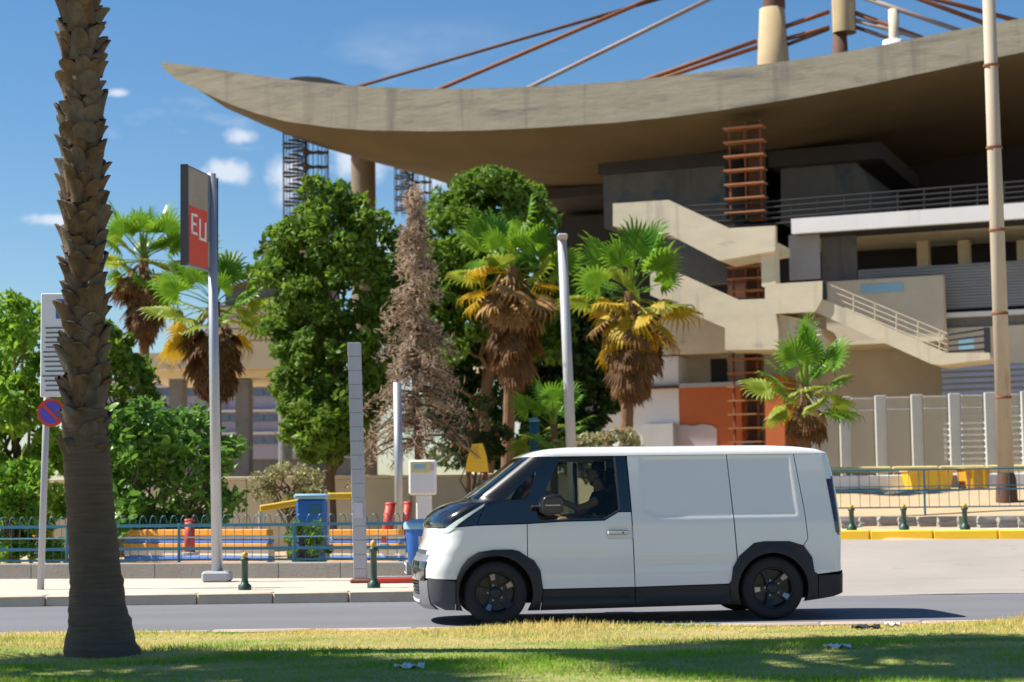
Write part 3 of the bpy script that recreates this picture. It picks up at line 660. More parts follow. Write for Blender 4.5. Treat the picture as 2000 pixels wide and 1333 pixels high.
# white panels
AF = .50
archF = [(896, 1122), (903, 1107), (915, 1092), (935, 1080), (965, 1075.5), (1000, 1075), (1013, 1078), (1029, 1089)]
panel('front_wing', bound(AF, 1.028, .50) + pc([(893, 1131)] + archF + [(1029, 1026), (931, 1029)]) + [(front(AF, 1.03)[0] + .06, 1.03)], M['van_white'])
cuHand = pc([(1180, 1036), (1186, 1031), (1233.5, 1030), (1234.5, 1055), (1187, 1055), (1181, 1050)])
d1 = panel('door', pc([(1030, 1026), (1095, 1022), (1179, 1020), (1207, 1004), (1231.5, 1003.5), (1236, 1147), (1059, 1150), (1053, 1115), (1041, 1096), (1030, 1089)]), M['van_white'], holes=[cuHand])
panel('handle_recess', cuHand, M['van_white'], gap=-.001, off=lambda x, z: -.018)
for o in d1:
    sg = 1 if o.data.vertices[0].co.y < 0 else -1; a = c2(1184, 1043); b = c2(1226, 1043)
    hd = MB().box(((a[0] + b[0]) / 2, -sg * (W(2.2, .97) + .012), a[1]), (b[0] - a[0], .026, .045), ch=.012).build('handle', M['white_paint'], o, local=True); autosmooth(hd)
    hk = MB().box((b[0] - .065, -sg * (W(2.2, .97) + .026), a[1] - .002), (.022, .004, .016), ch=.003).build('keyhole', M['black_metal'], o, local=True)
x_in0, x_in1 = c2(1256, 0)[0], c2(1556, 0)[0]; zc1 = c2(1400, 1011.5)[1]; zc2 = 1.765
def crease(x, z):
    zc = zc1 + max(0, c2(1286, 0)[0] - x) * .33
    k = sst(zc - .012, zc + .012, z) * sst(x_in0 - .012, x_in0 + .012, x) * (1 - sst(zc2 - .02, zc2, z)) * (1 - sst(x_in1 - .01, x_in1 + .02, x + (1.1 - z) * -.1))
    return -.010 * k - .006 * math.exp(-((z - .62) / .05) ** 2) + .006 * math.exp(-((z - .70) / .06) ** 2)
top = lambda u: ((u - 808) / 179.5, ZTOP)
panel('side_panel', [top(1228), top(1424)] + pc([(1436, 1098), (1428, 1111), (1425, 1136), (1420, 1142), (1237, 1147), (1233, 1003)]), M['van_white'], h=.022, off=crease)
panel('side_panel', [top(1425), top(1557)] + pc([(1562, 930), (1572, 1005), (1576, 1056), (1567, 1069), (1540, 1061), (1490, 1061), (1470, 1064), (1440, 1089), (1437.5, 1096)]), M['van_white'], h=.022, off=crease)
AR = .62
panel('rear_quarter', [top(1558)] + [(rear(AR, ZTOP)[0], ZTOP)] + rbound(AR, 1.75, .515) + pc([(1595, 1124.5), (1588, 1120), (1584, 1092), (1568, 1069.5), (1577, 1056), (1573, 1005), (1563, 930)]), M['van_white'])
fpiece('nose_panel', AF, .80, 1.03, M['van_white'])
fpiece('nose_corner', AF, .535, .80, M['van_white'], a0=.40)
fpiece('bonnet', .58, 1.037, 1.322, M['gloss_black'], 20)
fpiece('badge', .06, 1.05, 1.078, M['silver'], 2, 6, .006, depth=.004)
fpiece('windscreen', .62, 1.345, 1.765, M['wind_glass'], 16, 20)
fpiece('screen_surround', .62, 1.322, 1.346, M['gloss_black'], 3, 20, -.004)
fpiece('screen_surround', .62, 1.762, 1.784, M['gloss_black'], 3, 20, -.002)
fpiece('windscreen_pillar', .985, 1.30, 1.784, M['pillar_black'], 16, 10, 0, a0=.615)
fpiece('rear_panel', AR, .52, 1.784, M['van_white'], 14, 16, fn=rear)
fpiece('rear_window', .45, 1.2, 1.68, M['gloss_black'], 8, 10, .004, fn=rear)
fpiece('tail_lamp', .86, .93, 1.535, M['tail'], 12, 8, .012, a0=.40, fn=rear)
panel('tail_lamp', pc([(1619, 940), (1634, 940), (1643, 1000), (1647, 1050), (1638, 1049), (1632, 1043)]), M['tail'], gap=0, off=lambda x, z: .006, h=.015, depth=.015)
fpiece('rear_bumper', AR, .27, .515, M['clad'], 6, 16, .012, fn=rear)
for z in (1.60, .77):
    MB().box((itp(z, ZR) - .10, -.74, z), (.09, .05, .06), ch=.01).build('hinge', M['silver'], van, local=True)
    MB().box((itp(z, ZR) - .10, .74, z), (.09, .05, .06), ch=.01).build('hinge', M['silver'], van, local=True)
# lamp surround, strip and side glass
panel('lamp_surround', bound(.58, 1.035, 1.318, 12) + pc([(951, 986), (944, 1000), (932, 1028.5), (892, 1030.5)]), M['gloss_black'], gap=.002)
panel('headlamp_strip', pc([(867, 1042.5), (873, 1034.5), (893, 1020), (950, 986), (946, 993), (926, 1006), (899, 1025), (888, 1036), (879, 1042)]), M['drl'], gap=0, off=lambda x, z: .008, h=.02, depth=.014)
GL = pc([(1096, 898), (1201, 895), (1207, 999), (1178, 1014.5), (1066, 1018.5), (1060, 985), (1070, 955)])
QW = pc([(985, 981), (1049, 926), (1040, 958), (1028, 979)])
fr = [(top(1226)[0], ZTOP)] + pc([(1231.5, 1002), (1207, 1002.5), (1179, 1018.5), (1095, 1020.5), (1031, 1024.5), (933, 1027.5), (945, 1000), (952, 986)]) + [(1.50, ZTOP)]
panel('window_frame', fr, M['gloss_black'], gap=.002, holes=[GL, QW], off=lambda x, z: -.002)
panel('door_window', GL, M['van_glass'], gap=-.004, off=lambda x, z: -.010, depth=.002)
panel('quarter_window', QW, M['van_glass'], gap=-.004, off=lambda x, z: -.010, depth=.002)
panel('window_seal', pc([(1201.5, 896), (1205, 896), (1211, 1000), (1180, 1017), (1178, 1014.8), (1207, 999)]), M['clad_grey'], gap=0, off=lambda x, z: .003, h=.02, depth=.01)
# black cladding
def flare(cu, cv):
    cx_, cz_ = c2(cu, cv)
    return lambda x, z: .012 + .028 * (1 - sst(.40, .52, math.hypot(x - cx_, z - cz_)))
panel('wheel_arch', pc([(893, 1133), (896, 1121)] + [(u, v - 1) for u, v in archF[1:]] + [(1042, 1095), (1054, 1114), (1059, 1151), (1053, 1191), (1031, 1191)]) + pc(arc(968, 1157, 71, -28, 208)) + pc([(892, 1190)]), M['clad'], gap=.0015, off=flare(968, 1157), depth=.10)
archR = [(1420, 1143), (1425, 1135), (1428, 1110.5), (1440, 1089.5), (1470, 1064.5), (1490, 1061.5), (1540, 1061.5), (1567, 1069.5), (1584, 1092), (1588, 1120.5), (1595, 1126)]
panel('wheel_arch', pc(archR + [(1595, 1173), (1568, 1176)]) + pc(arc(1506, 1152, 69, -20, 206)) + pc([(1425, 1182)]), M['clad'], gap=.0015, off=flare(1506, 1152), depth=.10)
panel('sill', pc([(1060, 1151.5), (1236, 1148), (1236, 1186.5), (1054, 1191)]), M['clad'], off=lambda x, z: .010 + .02 * sst(.30, .22, z) - .012 * math.exp(-((z - .29) / .03) ** 2), depth=.06)
panel('sill', pc([(1237, 1148), (1421, 1143.5), (1424, 1182), (1237, 1186.5)]), M['clad'], off=lambda x, z: .010 + .02 * sst(.30, .22, z) - .012 * math.exp(-((z - .29) / .03) ** 2), depth=.06)
panel('rear_bumper_corner', pc([(1596, 1126.5), (1640, 1124.5)]) + rbound(AR, .51, .28, 6) + pc([(1625, 1168), (1596, 1173)]), M['clad'], off=lambda x, z: .012, depth=.06)
panel('front_bumper_corner', bound(.56, .51, .235, 6) + pc([(872, 1190), (891, 1190), (892, 1134.5)]), M['clad_grey'], off=lambda x, z: .004, depth=.06)
panel('bumper_gap', bound(.5, .545, .512, 3) + pc([(892, 1133.5), (893, 1128.5)]), M['clad'], off=lambda x, z: -.012, gap=0, h=.02)
fpiece('grey_band', .47, .752, .802, M['clad_grey'], 4, 16, -.008)
fpiece('bumper_top', .47, .675, .752, M['silver'], 5, 16, .008)
fpiece('bumper_black_band', .50, .475, .678, M['gloss_black'], 6, 16, .016)
fpiece('lower_grille', .34, .315, .478, M['clad'], 5, 14, -.02)
for k in range(4): fpiece('grille_bar', .33, .335 + k * .036, .345 + k * .036, M['clad_grey'], 1, 14, .0)
fpiece('bumper_blade', .56, .22, .478, M['silver'], 8, 6, .008, a0=.34)
fpiece('bumper_lip', .56, .165, .318, M['silver'], 6, 16, .010)
fpiece('skid_plate', .30, .235, .262, M['white_paint'], 1, 12, .016, depth=.006)
pa = MB().box((-.028, 0, .585), (.012, .52, .115), ch=.004).build('number_plate', M['white_paint'], van, local=True)
for k in range(7):
    if k == 3: continue
    y = -.21 + k * .07
    for g in (MB().box((-.0355, y - .014, .585), (.002, .012, .075)), MB().box((-.0355, y + .004, .585 + .028 * (k % 3 - 1)), (.002, .03, .012))):
        g.build('plate_character', M['black_metal'], pa, local=True)
# roof
def ring(z, x0, h, x1, rx):
    half = []; NF = NFz(z)
    for i in range(15):
        a = i / 14; c = math.cos(a * math.pi / 2); s_ = math.sin(a * math.pi / 2); half.append((x0 + rx * (1 - max(c, 0) ** (2 / NF)), h * s_ ** (2 / NF)))
    for i in range(1, 20): half.append((lerp(x0 + rx, x1 - .13, i / 20), h))
    for i in range(9):
        a = 1 - i / 8; c = math.cos(a * math.pi / 2); s_ = math.sin(a * math.pi / 2); half.append((x1 - .13 * (1 - max(c, 0) ** (2 / 3.)), h * s_ ** (2 / 3.)))
    return [(x, -y, z) for x, y in half] + [(x, y, z) for x, y in half[-2:0:-1]]
rg = [ring(1.784, 1.21, hw(1.784), 4.618, .36), ring(1.80, 1.225, hw(1.784) - .004, 4.606, .36), ring(1.838, 1.31, .80, 4.50, .34), ring(1.866, 1.43, .755, 4.28, .34), ring(1.884, 1.62, .68, 4.0, .32), ring(1.894, 1.9, .5, 3.7, .3), ring(1.898, 2.2, .22, 3.3, .2)]
V = [p for r in rg for p in r]; n = len(rg[0]); Fc = [(k * n + i, k * n + (i + 1) % n, (k + 1) * n + (i + 1) % n, (k + 1) * n + i) for k in range(len(rg) - 1) for i in range(n)] + [tuple((len(rg) - 1) * n + i for i in range(n))]
rf = obj('roof', V, Fc, M['van_white'], van, True, True)
MB().lathe([(.07, 0), (.05, .03), (.012, .042)], (3.86, 0, 1.885), 14, Matrix.Diagonal((1.5, .6, 1))).build('aerial', M['gloss_black'], rf, True, local=True)
# floor, inner boxes, cabin
def vbox(name, c, d, m, ch=.02, parent=van): return autosmooth(MB().box(c, d, ch=ch).build(name, m, parent, local=True))
vbox('cargo_liner', (3.47, 0, 1.24), (2.05, 1.60, 1.0), M['inner']); vbox('underbody', (2.4, 0, .46), (3.9, 1.16, .5), M['inner'])
vbox('floor_pan', (2.42, 0, .46), (2.0, 1.74, .46), M['inner']); vbox('cabin_floor', (1.5, 0, .78), (1.9, 1.70, .14), M['inner'])
vbox('front_bulkhead', (.52, 0, .78), (.5, 1.2, .46), M['inner']); vbox('rear_liner', (4.43, 0, .60), (.35, 1.4, .5), M['inner'])
vbox('bulkhead', (2.43, 0, 1.28), (.03, 1.62, .96), M['inner_grey'])
vbox('headliner', (2.03, 0, 1.765), (.84, 1.5, .025), M['inner_grey'])
vbox('dashboard', (.98, 0, 1.02), (.5, 1.55, .34), M['inner'], .06)
vbox('door_lining', (1.75, .845, 1.0), (1.1, .04, .28), M['inner_teal']); vbox('door_lining', (1.75, -.845, .98), (1.1, .04, .24), M['inner'])
vbox('pillar_trim', (1.98, .80, 1.42), (.05, .05, .66), M['inner_grey'])
for y in (-.42, .42):
    st = vbox('seat', (1.95, y, .93), (.50, .50, .16), M['inner'], .05)
    MB().box((2.24, y, 1.24), (.13, .48, .56), Matrix.Rotation(R(12), 3, 'Y'), .05).build('backrest', M['inner'], st, local=True)
    MB().box((2.32, y, 1.585), (.09, .27, .17), Matrix.Rotation(R(8), 3, 'Y'), .04).build('headrest', M['inner'], st, local=True)
SWc = Vector((1.42, -.42, 1.19)); SWm = Matrix.Rotation(R(-62), 3, 'Y')
sw = MB().tube([SWc + SWm @ Vector((.185 * math.cos(a), .185 * math.sin(a), 0)) for a in [2 * math.pi * k / 28 for k in range(29)]], .016, 8).build('steering_wheel', M['inner'], van, True, local=True)
MB().box(SWc, (.11, .34, .03), SWm, .01).build('wheel_hub', M['inner'], sw, local=True)
MB().tube([SWc, SWc + Vector((-.35, 0, -.16))], .03, 8).build('column', M['inner'], sw, local=True)
# mirrors
for sg in (1, -1):
    a = c2(1072, 984)
    V = [(1.36, 1.182), (1.42, 1.165), (1.57, 1.18), (1.585, 1.23), (1.585, 1.33), (1.57, 1.375), (1.50, 1.385), (1.375, 1.36), (1.35, 1.30), (1.35, 1.21)]
    mi = MB().prism(V, lambda p: (p[0], -sg * 1.0, p[1]), lambda p: (p[0] + .02, -sg * 1.17, p[1] - .01)).build('mirror', M['mirror_black'], van, local=True)
    md = mi.modifiers.new('Bevel', 'BEVEL'); md.width = .045; md.segments = 4; autosmooth(mi, 50)
    MB().box((1.485, -sg * 1.175, 1.262), (.16, .006, .012)).build('mirror_trim', M['silver'], mi, local=True)
    MB().box((1.33, -sg * .95, 1.255), (.12, .18, .055), ch=.02).build('mirror_arm', M['gloss_black'], mi, local=True)
    MB().box((1.582, -sg * 1.08, 1.28), (.006, .13, .15), ch=.002).build('mirror_glass', M['silver'], mi, local=True)
    MB().tube([(.70, sg * .32, 1.345), (.84, sg * .10, 1.42)], .009, 6).build('wiper', M['black_metal'], van, local=True)
# wheels
def wheel(x, sy, ang):
    t = bpy.data.objects.new('wheel', None); COL.objects.link(t); t.parent = van; t.empty_display_size = .1
    t.location = (x, sy * .83, .342); t.rotation_euler = (0, 0, 0 if sy < 0 else math.pi); MW[t.name] = MW[van.name]
    Ma = Matrix.Rotation(R(90), 3, 'X')                    # lathe axis -> -y is outside
    rim = [(.225, -.11), (.226, .085), (.215, .10), (.206, .098), (.198, .07), (.190, .02), (.12, .012), (.0, .012)]
    tyre = [(.222, -.105), (.27, -.118), (.315, -.112), (.337, -.085), (.342, -.03), (.342, .03), (.337, .085), (.318, .108), (.28, .116), (.245, .108), (.222, .100)]
    o = MB().lathe(tyre, (0, 0, 0), 48, Ma).build('tyre', M['rubber'], t, True, local=True); autosmooth(o, 50)
    o = MB().lathe(rim, (0, 0, 0), 40, Ma).build('rim', M['rim'], t, True, local=True); autosmooth(o, 30)
    for k in range(5):
        q = ang + k * 2 * math.pi / 5; sp = MB()
        rot = lambda r, w: Vector((r * math.cos(q) - w * math.sin(q), 0, r * math.sin(q) + w * math.cos(q)))
        prof = [(.05, .04, .055), (.12, .033, .062), (.205, .046, .088)]
        A = [rot(r, -w) + Vector((0, -d, 0)) for r, w, d in prof] + [rot(r, w) + Vector((0, -d, 0)) for r, w, d in prof[::-1]]
        Bk = [p + Vector((0, .035, 0)) for p in A]; m_ = len(A)
        sp.add(A + Bk, [(0, 1, 4, 5), (1, 2, 3, 4)] + [(i, i + m_, (i + 1) % m_ + m_, (i + 1) % m_) for i in range(m_)])
        so = sp.build('spoke', M['rim'], t, local=True)
        f = MB(); A2 = [rot(r, s_ * w * .62) + Vector((0, -d - .0025, 0)) for r, w, d, s_ in [(.135, .034, .065, -1), (.198, .045, .086, -1), (.198, .045, .086, 1), (.135, .034, .065, 1)]]
        if k % 2 == 0: f.add(A2, [(0, 1, 2, 3)]).build('spoke_face', M['rim_face'], so, local=True)
    MB().lathe([(.062, .05), (.06, .072), (.05, .078), (0, .08)], (0, 0, 0), 20, Ma).build('hub_cap', M['rim'], t, True, local=True)
    for k in range(5):
        q = .6 + k * 2 * math.pi / 5; MB().lathe([(.009, .05), (.009, .068), (0, .070)], (.083 * math.cos(q), 0, .083 * math.sin(q)), 8, Ma).build('wheel_nut', M['silver'], t, local=True)
xF, xR = c2(968, 0)[0], c2(1506, 0)[0]
for x, q in ((xF, 1.75), (xR, .72)):
    for sy in (-1, 1): wheel(x, sy, q)
    for sg in (-1, 1):
        V = []; n = 18
        for k in range(n + 1):
            a = R(lerp(-15, 195, k / n)); V += [(x + .40 * math.cos(a), sg * .60, .345 + .40 * math.sin(a)), (x + .40 * math.cos(a), sg * .90, .345 + .40 * math.sin(a))]
        obj('arch_liner', V, [(2 * k, 2 * k + 1, 2 * k + 3, 2 * k + 2) for k in range(n)], M['inner'], van, True, True)

# ------------------------------------------------------------------ the driver
drv = thing('person', 'driver in a black T-shirt and sunglasses with one arm stretched to the steering wheel', 'person', vloc + van_rot @ Vector((2.0, -.42, .95)), van_rot)
DO = Vector((2.0, -.42, .95))
def skin(name, vs_, es_, m, parent, root=0, sub=2):
    me = bpy.data.meshes.new(name); me.from_pydata([tuple(Vector(v[0]) - DO) for v in vs_], es_, []); me.materials.append(m)
    o = bpy.data.objects.new(name, me); COL.objects.link(o); o.parent = parent; MW[o.name] = MW[drv.name]
    md = o.modifiers.new('Skin', 'SKIN'); md.use_smooth_shade = True
    for i, v in enumerate(vs_):
        r = v[1]; sv = me.skin_vertices[0].data[i]; sv.radius = r if hasattr(r, '__len__') else (r, r); sv.use_root = (i == root)
    s_ = o.modifiers.new('Sub', 'SUBSURF'); s_.levels = sub; s_.render_levels = sub
    return o
y0 = -.42
bv = [((2.06, y0, 1.00), .13), ((2.10, y0, 1.15), .125), ((2.12, y0, 1.30), .13), ((2.11, y0, 1.40), .085), ((2.085, y0, 1.455), .052), ((2.06, y0, 1.52), .062), ((2.03, y0, 1.565), .078), ((2.035, y0, 1.615), .080), ((2.04, y0, 1.66), .060),
      ((2.10, y0 - .17, 1.345), .065), ((1.93, y0 - .20, 1.245), .047), ((1.82, y0 - .21, 1.225), .042), ((1.68, y0 - .17, 1.29), .034), ((1.555, y0 - .12, 1.375), .026), ((1.515, y0 - .11, 1.40), (.034, .020)),
      ((2.10, y0 + .17, 1.345), .065), ((1.97, y0 + .22, 1.17), .046), ((1.84, y0 + .2, 1.13), .04), ((1.66, y0 + .15, 1.12), .03), ((1.52, y0 + .15, 1.16), (.034, .02)),
      ((2.0, y0 - .11, 1.01), .10), ((1.78, y0 - .15, 1.06), .078), ((1.62, y0 - .17, 1.09), .062), ((1.50, y0 - .17, .93), .05), ((2.0, y0 + .11, 1.01), .10), ((1.78, y0 + .15, 1.06), .078), ((1.62, y0 + .17, 1.09), .062), ((1.50, y0 + .17, .93), .05),
      ((1.955, y0, 1.565), .020), ((1.985, y0, 1.53), .045)]
be = [(0, 1), (1, 2), (2, 3), (3, 4), (4, 5), (5, 6), (6, 7), (7, 8), (2, 9), (9, 10), (10, 11), (11, 12), (12, 13), (13, 14), (2, 15), (15, 16), (16, 17), (17, 18), (18, 19), (0, 20), (20, 21), (21, 22), (22, 23), (0, 24), (24, 25), (25, 26), (26, 27), (6, 28), (5, 29)]
for hx, hy, hz, k0 in ((1.505, y0 - .11, 1.405, 14), (1.51, y0 + .15, 1.165, 19)):     # five fingers closing round the rim
    for j in range(4):
        b = len(bv); yy = hy - .027 + j * .018; l_ = (.030, .034, .032, .026)[j]
        bv += [((hx - .022, yy, hz + .006), .0085), ((hx - .022 - l_, yy, hz - .006), .008), ((hx - .018 - l_, yy, hz - .034), .007)]; be += [(k0, b), (b, b + 1), (b + 1, b + 2)]
    b = len(bv); bv += [((hx - .004, hy + .034, hz - .014), .0095), ((hx - .03, hy + .028, hz - .036), .008)]; be += [(k0, b), (b, b + 1)]
body = skin('body', bv, be, M['skin'], drv)
sv = [((2.06, y0, 1.01), .15), ((2.10, y0, 1.15), .145), ((2.12, y0, 1.29), .15), ((2.10, y0, 1.39), .085), ((2.10, y0 - .17, 1.35), .085), ((2.0, y0 - .19, 1.28), .075), ((2.10, y0 + .17, 1.35), .085), ((2.02, y0 + .2, 1.24), .07)]
skin('shirt', sv, [(0, 1), (1, 2), (2, 3), (2, 4), (4, 5), (2, 6), (6, 7)], M['shirt'], drv)
sv = [((2.06, y0, .99), .145), ((2.0, y0 - .11, 1.01), .115), ((1.80, y0 - .145, 1.055), .095), ((2.0, y0 + .11, 1.01), .115), ((1.80, y0 + .145, 1.055), .095)]
skin('shorts', sv, [(0, 1), (1, 2), (0, 3), (3, 4)], M['shorts'], drv)
sv = [((2.085, y0, 1.56), .060), ((2.085, y0, 1.62), .075), ((2.045, y0, 1.672), .068), ((2.0, y0, 1.672), .042)]
skin('hair', sv, [(0, 1), (1, 2), (2, 3)], M['hair'], drv)
sv = [((1.985, y0, 1.505), .036), ((2.02, y0, 1.498), .050), ((2.06, y0, 1.53), .058)]
skin('beard', sv, [(0, 1), (1, 2)], M['hair'], drv)
gb = MB()
for sg in (-1, 1):
    gb.box(Vector((1.955, y0 + sg * .035, 1.592)) - DO, (.012, .052, .038), ch=.005); gb.box(Vector((2.0, y0 + sg * .079, 1.60)) - DO, (.10, .005, .010))
gb.build('sunglasses', M['gloss_black'], drv, local=True)
for sg in (-1, 1):
    MB().lathe([(.001, -.006), (.022, -.004), (.026, .002), (.018, .008), (.001, .01)], Vector((2.045, y0 + sg * .082, 1.575)) - DO, 12, Matrix.Rotation(R(90), 3, 'X') @ Matrix.Diagonal((.8, 1.25, 1))).build('ear', M['skin'], drv, True, local=True)

# ------------------------------------------------------------------ vegetation
def leaves(cen, size, aspect=.5, up=.0, rg=rng):
    cen = np.asarray(cen); n = len(cen)
    a = rg.normal(size=(n, 3)); a /= np.linalg.norm(a, axis=1)[:, None]
    b = rg.normal(size=(n, 3)); b[:, 2] *= (1 - up); b -= a * (a * b).sum(1)[:, None]; b /= np.linalg.norm(b, axis=1)[:, None] + 1e-9
    s = size * rg.uniform(.6, 1.3, n)[:, None]
    nrm = np.cross(a, b)
    V = np.stack([cen - a * s, cen + b * s * aspect + nrm * s * .12, cen + a * s, cen - b * s * aspect + nrm * s * .12], 1).reshape(-1, 3)
    I = np.arange(n)[:, None] * 4
    return V, np.concatenate([np.concatenate([I, I + 1, I + 2], 1), np.concatenate([I, I + 2, I + 3], 1)], 0)
def crown_pts(prof, D, depth, ncl, per, rcl, hollow=.35):
    """clump centres inside an outline given as (v, u_left, u_right) at depth D; returns leaf centres and clump centres"""
    vs_ = [p[0] for p in prof]; cl = []
    while len(cl) < ncl:
        v = random.uniform(vs_[0], vs_[-1]); ul = np.interp(v, vs_, [p[1] for p in prof]); ur = np.interp(v, vs_, [p[2] for p in prof])
        a = random.uniform(-1, 1); q = random.uniform(-1, 1)
        if a * a + q * q > 1 or (a * a + q * q < hollow * random.random()): continue
        hwid = (ur - ul) / 2
        if random.random() > hwid / max((p[2] - p[1]) / 2 for p in prof) + .25: continue
        c = P((ul + ur) / 2 + a * hwid, v, D); c.y += q * depth; cl.append(c)
    out = []
    for c in cl:
        r = rcl * random.uniform(.6, 1.25); n = int(per * random.uniform(.6, 1.3))
        d = rng.normal(size=(n, 3)); d /= np.linalg.norm(d, axis=1)[:, None]; d *= (r * rng.uniform(.25, 1, n) ** .5)[:, None]; d[:, 2] *= .75
        out.append(np.array(c) + d)
    return np.concatenate(out), cl
def limb(a, b, r0, r1, n=5, bend=.12):
    a, b = Vector(a), Vector(b); L_ = (b - a).length; pts = []
    for i in range(n + 1):
        t = i / n; p = a.lerp(b, t); p += Vector((random.uniform(-1, 1), random.uniform(-1, 1), random.uniform(-.5, .8))) * L_ * bend * math.sin(t * math.pi); pts.append(p)
    return pts, [lerp(r0, r1, i / n) for i in range(n + 1)]
def tree(name, label, D, prof, depth, foot_u, ncl, per, rcl, size, m, r0=.14, cat='tree', group=None, trunk=True, base=None, extra=None, asp=.5):
    x = PX(foot_u, D); z0 = terr(x, D) - .05 if base is None else base; vt, vb = prof[0][0], prof[-1][0]
    root = thing(name, label, cat, (x, D, z0), group=group)
    pts, cl = crown_pts(prof, D, depth, ncl, per, rcl)
    V, Fc = leaves(pts, size, asp)
    cr_ = obj('crown', V, Fc, m, root)
    if trunk:
        mid = P((prof[len(prof) // 2][1] + prof[len(prof) // 2][2]) / 2, lerp(vt, vb, .55), D); tb_ = MB()
        pts_, rad = limb((x, D, z0), mid, r0 * 1.25, r0 * .7, 6, .04); tb_.tube(pts_, rad, 9)
        for c in random.sample(cl, min(22, len(cl))):
            k = random.choice(pts_[2:]); p_, r_ = limb(k, c, r0 * .45, .015, 5, .1); tb_.tube(p_, r_, 6)
        tb_.build('trunk', M['bark'], root, True)
    if extra: 
        sel = pts[rng.choice(len(pts), extra[1], replace=False)]; V, Fc = leaves(sel, extra[2], .7); obj(extra[3], V, Fc, M[extra[0]], root)['kind'] = 'stuff'
    return root
tree('broadleaf_tree', 'tall dense green tree with bushy crown left of the dead conifer', 43, [(372, 605, 655), (400, 595, 740), (440, 570, 765), (470, 515, 800), (530, 503, 825), (600, 510, 830), (680, 530, 810), (760, 540, 770), (830, 550, 730), (890, 570, 705)], 1.5, 645, 360, 75, .34, .11, M['leaf'], .13, group='broadleaf trees in the park')
tree('broadleaf_tree', 'round green tree crown rising behind the dead conifer under the roof', 53.5, [(340, 930, 985), (362, 890, 1030), (410, 830, 1085), (480, 790, 1110), (560, 780, 1120), (640, 790, 1110), (700, 820, 1080)], 1.6, 950, 300, 75, .42, .125, M['leaf'], .16, group='broadleaf trees in the park')
tree('broadleaf_tree', 'dark shaded tree filling the gap behind the two middle palms', 55.5, [(520, 760, 1120), (640, 740, 1240), (740, 830, 1230), (820, 840, 1200), (900, 850, 1180)], 1.3, 1040, 260, 85, .55, .15, M['leaf_dark'], .16, group='broadleaf trees in the park')  # this tree's shade is put into its darker leaf colour
tree('broadleaf_tree', 'bright green tree at the left edge behind the notice board', 37, [(600, 0, 90), (640, -60, 130), (720, -90, 140), (800, -90, 160), (900, -90, 170), (1000, -80, 160)], 1.2, 30, 110, 90, .30, .105, M['leaf_bright'], .10, group='broadleaf trees in the park')
tree('broadleaf_tree', 'small green tree just right of the near palm trunk', 41, [(645, 205, 240), (690, 195, 275), (760, 180, 300), (840, 170, 320), (930, 170, 300)], .9, 235, 75, 85, .30, .10, M['leaf'], .09, group='broadleaf trees in the park')
tree('shrub', 'pale olive shrub in front of the office block', 39, [(912, 545, 590), (930, 510, 625), (955, 490, 640), (985, 490, 640)], .6, 565, 34, 90, .2, .05, M['leaf_olive'], .04, 'shrub', trunk=True)
tree('flowering_bush', 'low bush with pink flowers behind the van roof', 42, [(845, 1150, 1240), (865, 1110, 1270), (900, 1090, 1290), (930, 1090, 1290)], .6, 1180, 46, 80, .22, .06, M['leaf_olive'], .04, 'bush', extra=('pink', 120, .05, 'flower'))
tree('flowering_bush', 'orange flowered bush below the left middle palm', 44, [(780, 900, 960), (800, 850, 985), (860, 860, 990), (900, 860, 990)], .6, 925, 36, 80, .22, .06, M['leaf_dark'], .04, 'bush', extra=('orange_flower', 260, .06, 'flower'))
tree('shrub', 'small green shrub in the gap of the striped wall', 30.6, [(1015, 560, 620), (1040, 555, 640), (1075, 560, 650), (1100, 570, 640)], .25, 600, 22, 70, .12, .045, M['leaf'], .02, 'shrub')
for u, lb in ((60, 'green shrub at the fence by the notice board post'), (20, 'green shrub at the left edge of the fence')):
    tree('shrub', lb, 31.5 + u * .01, [(900, u - 40, u + 40), (960, u - 60, u + 60), (1090, u - 45, u + 55)], .35, u, 36, 60, .2, .075, M['leaf_bright'], .03, 'shrub')
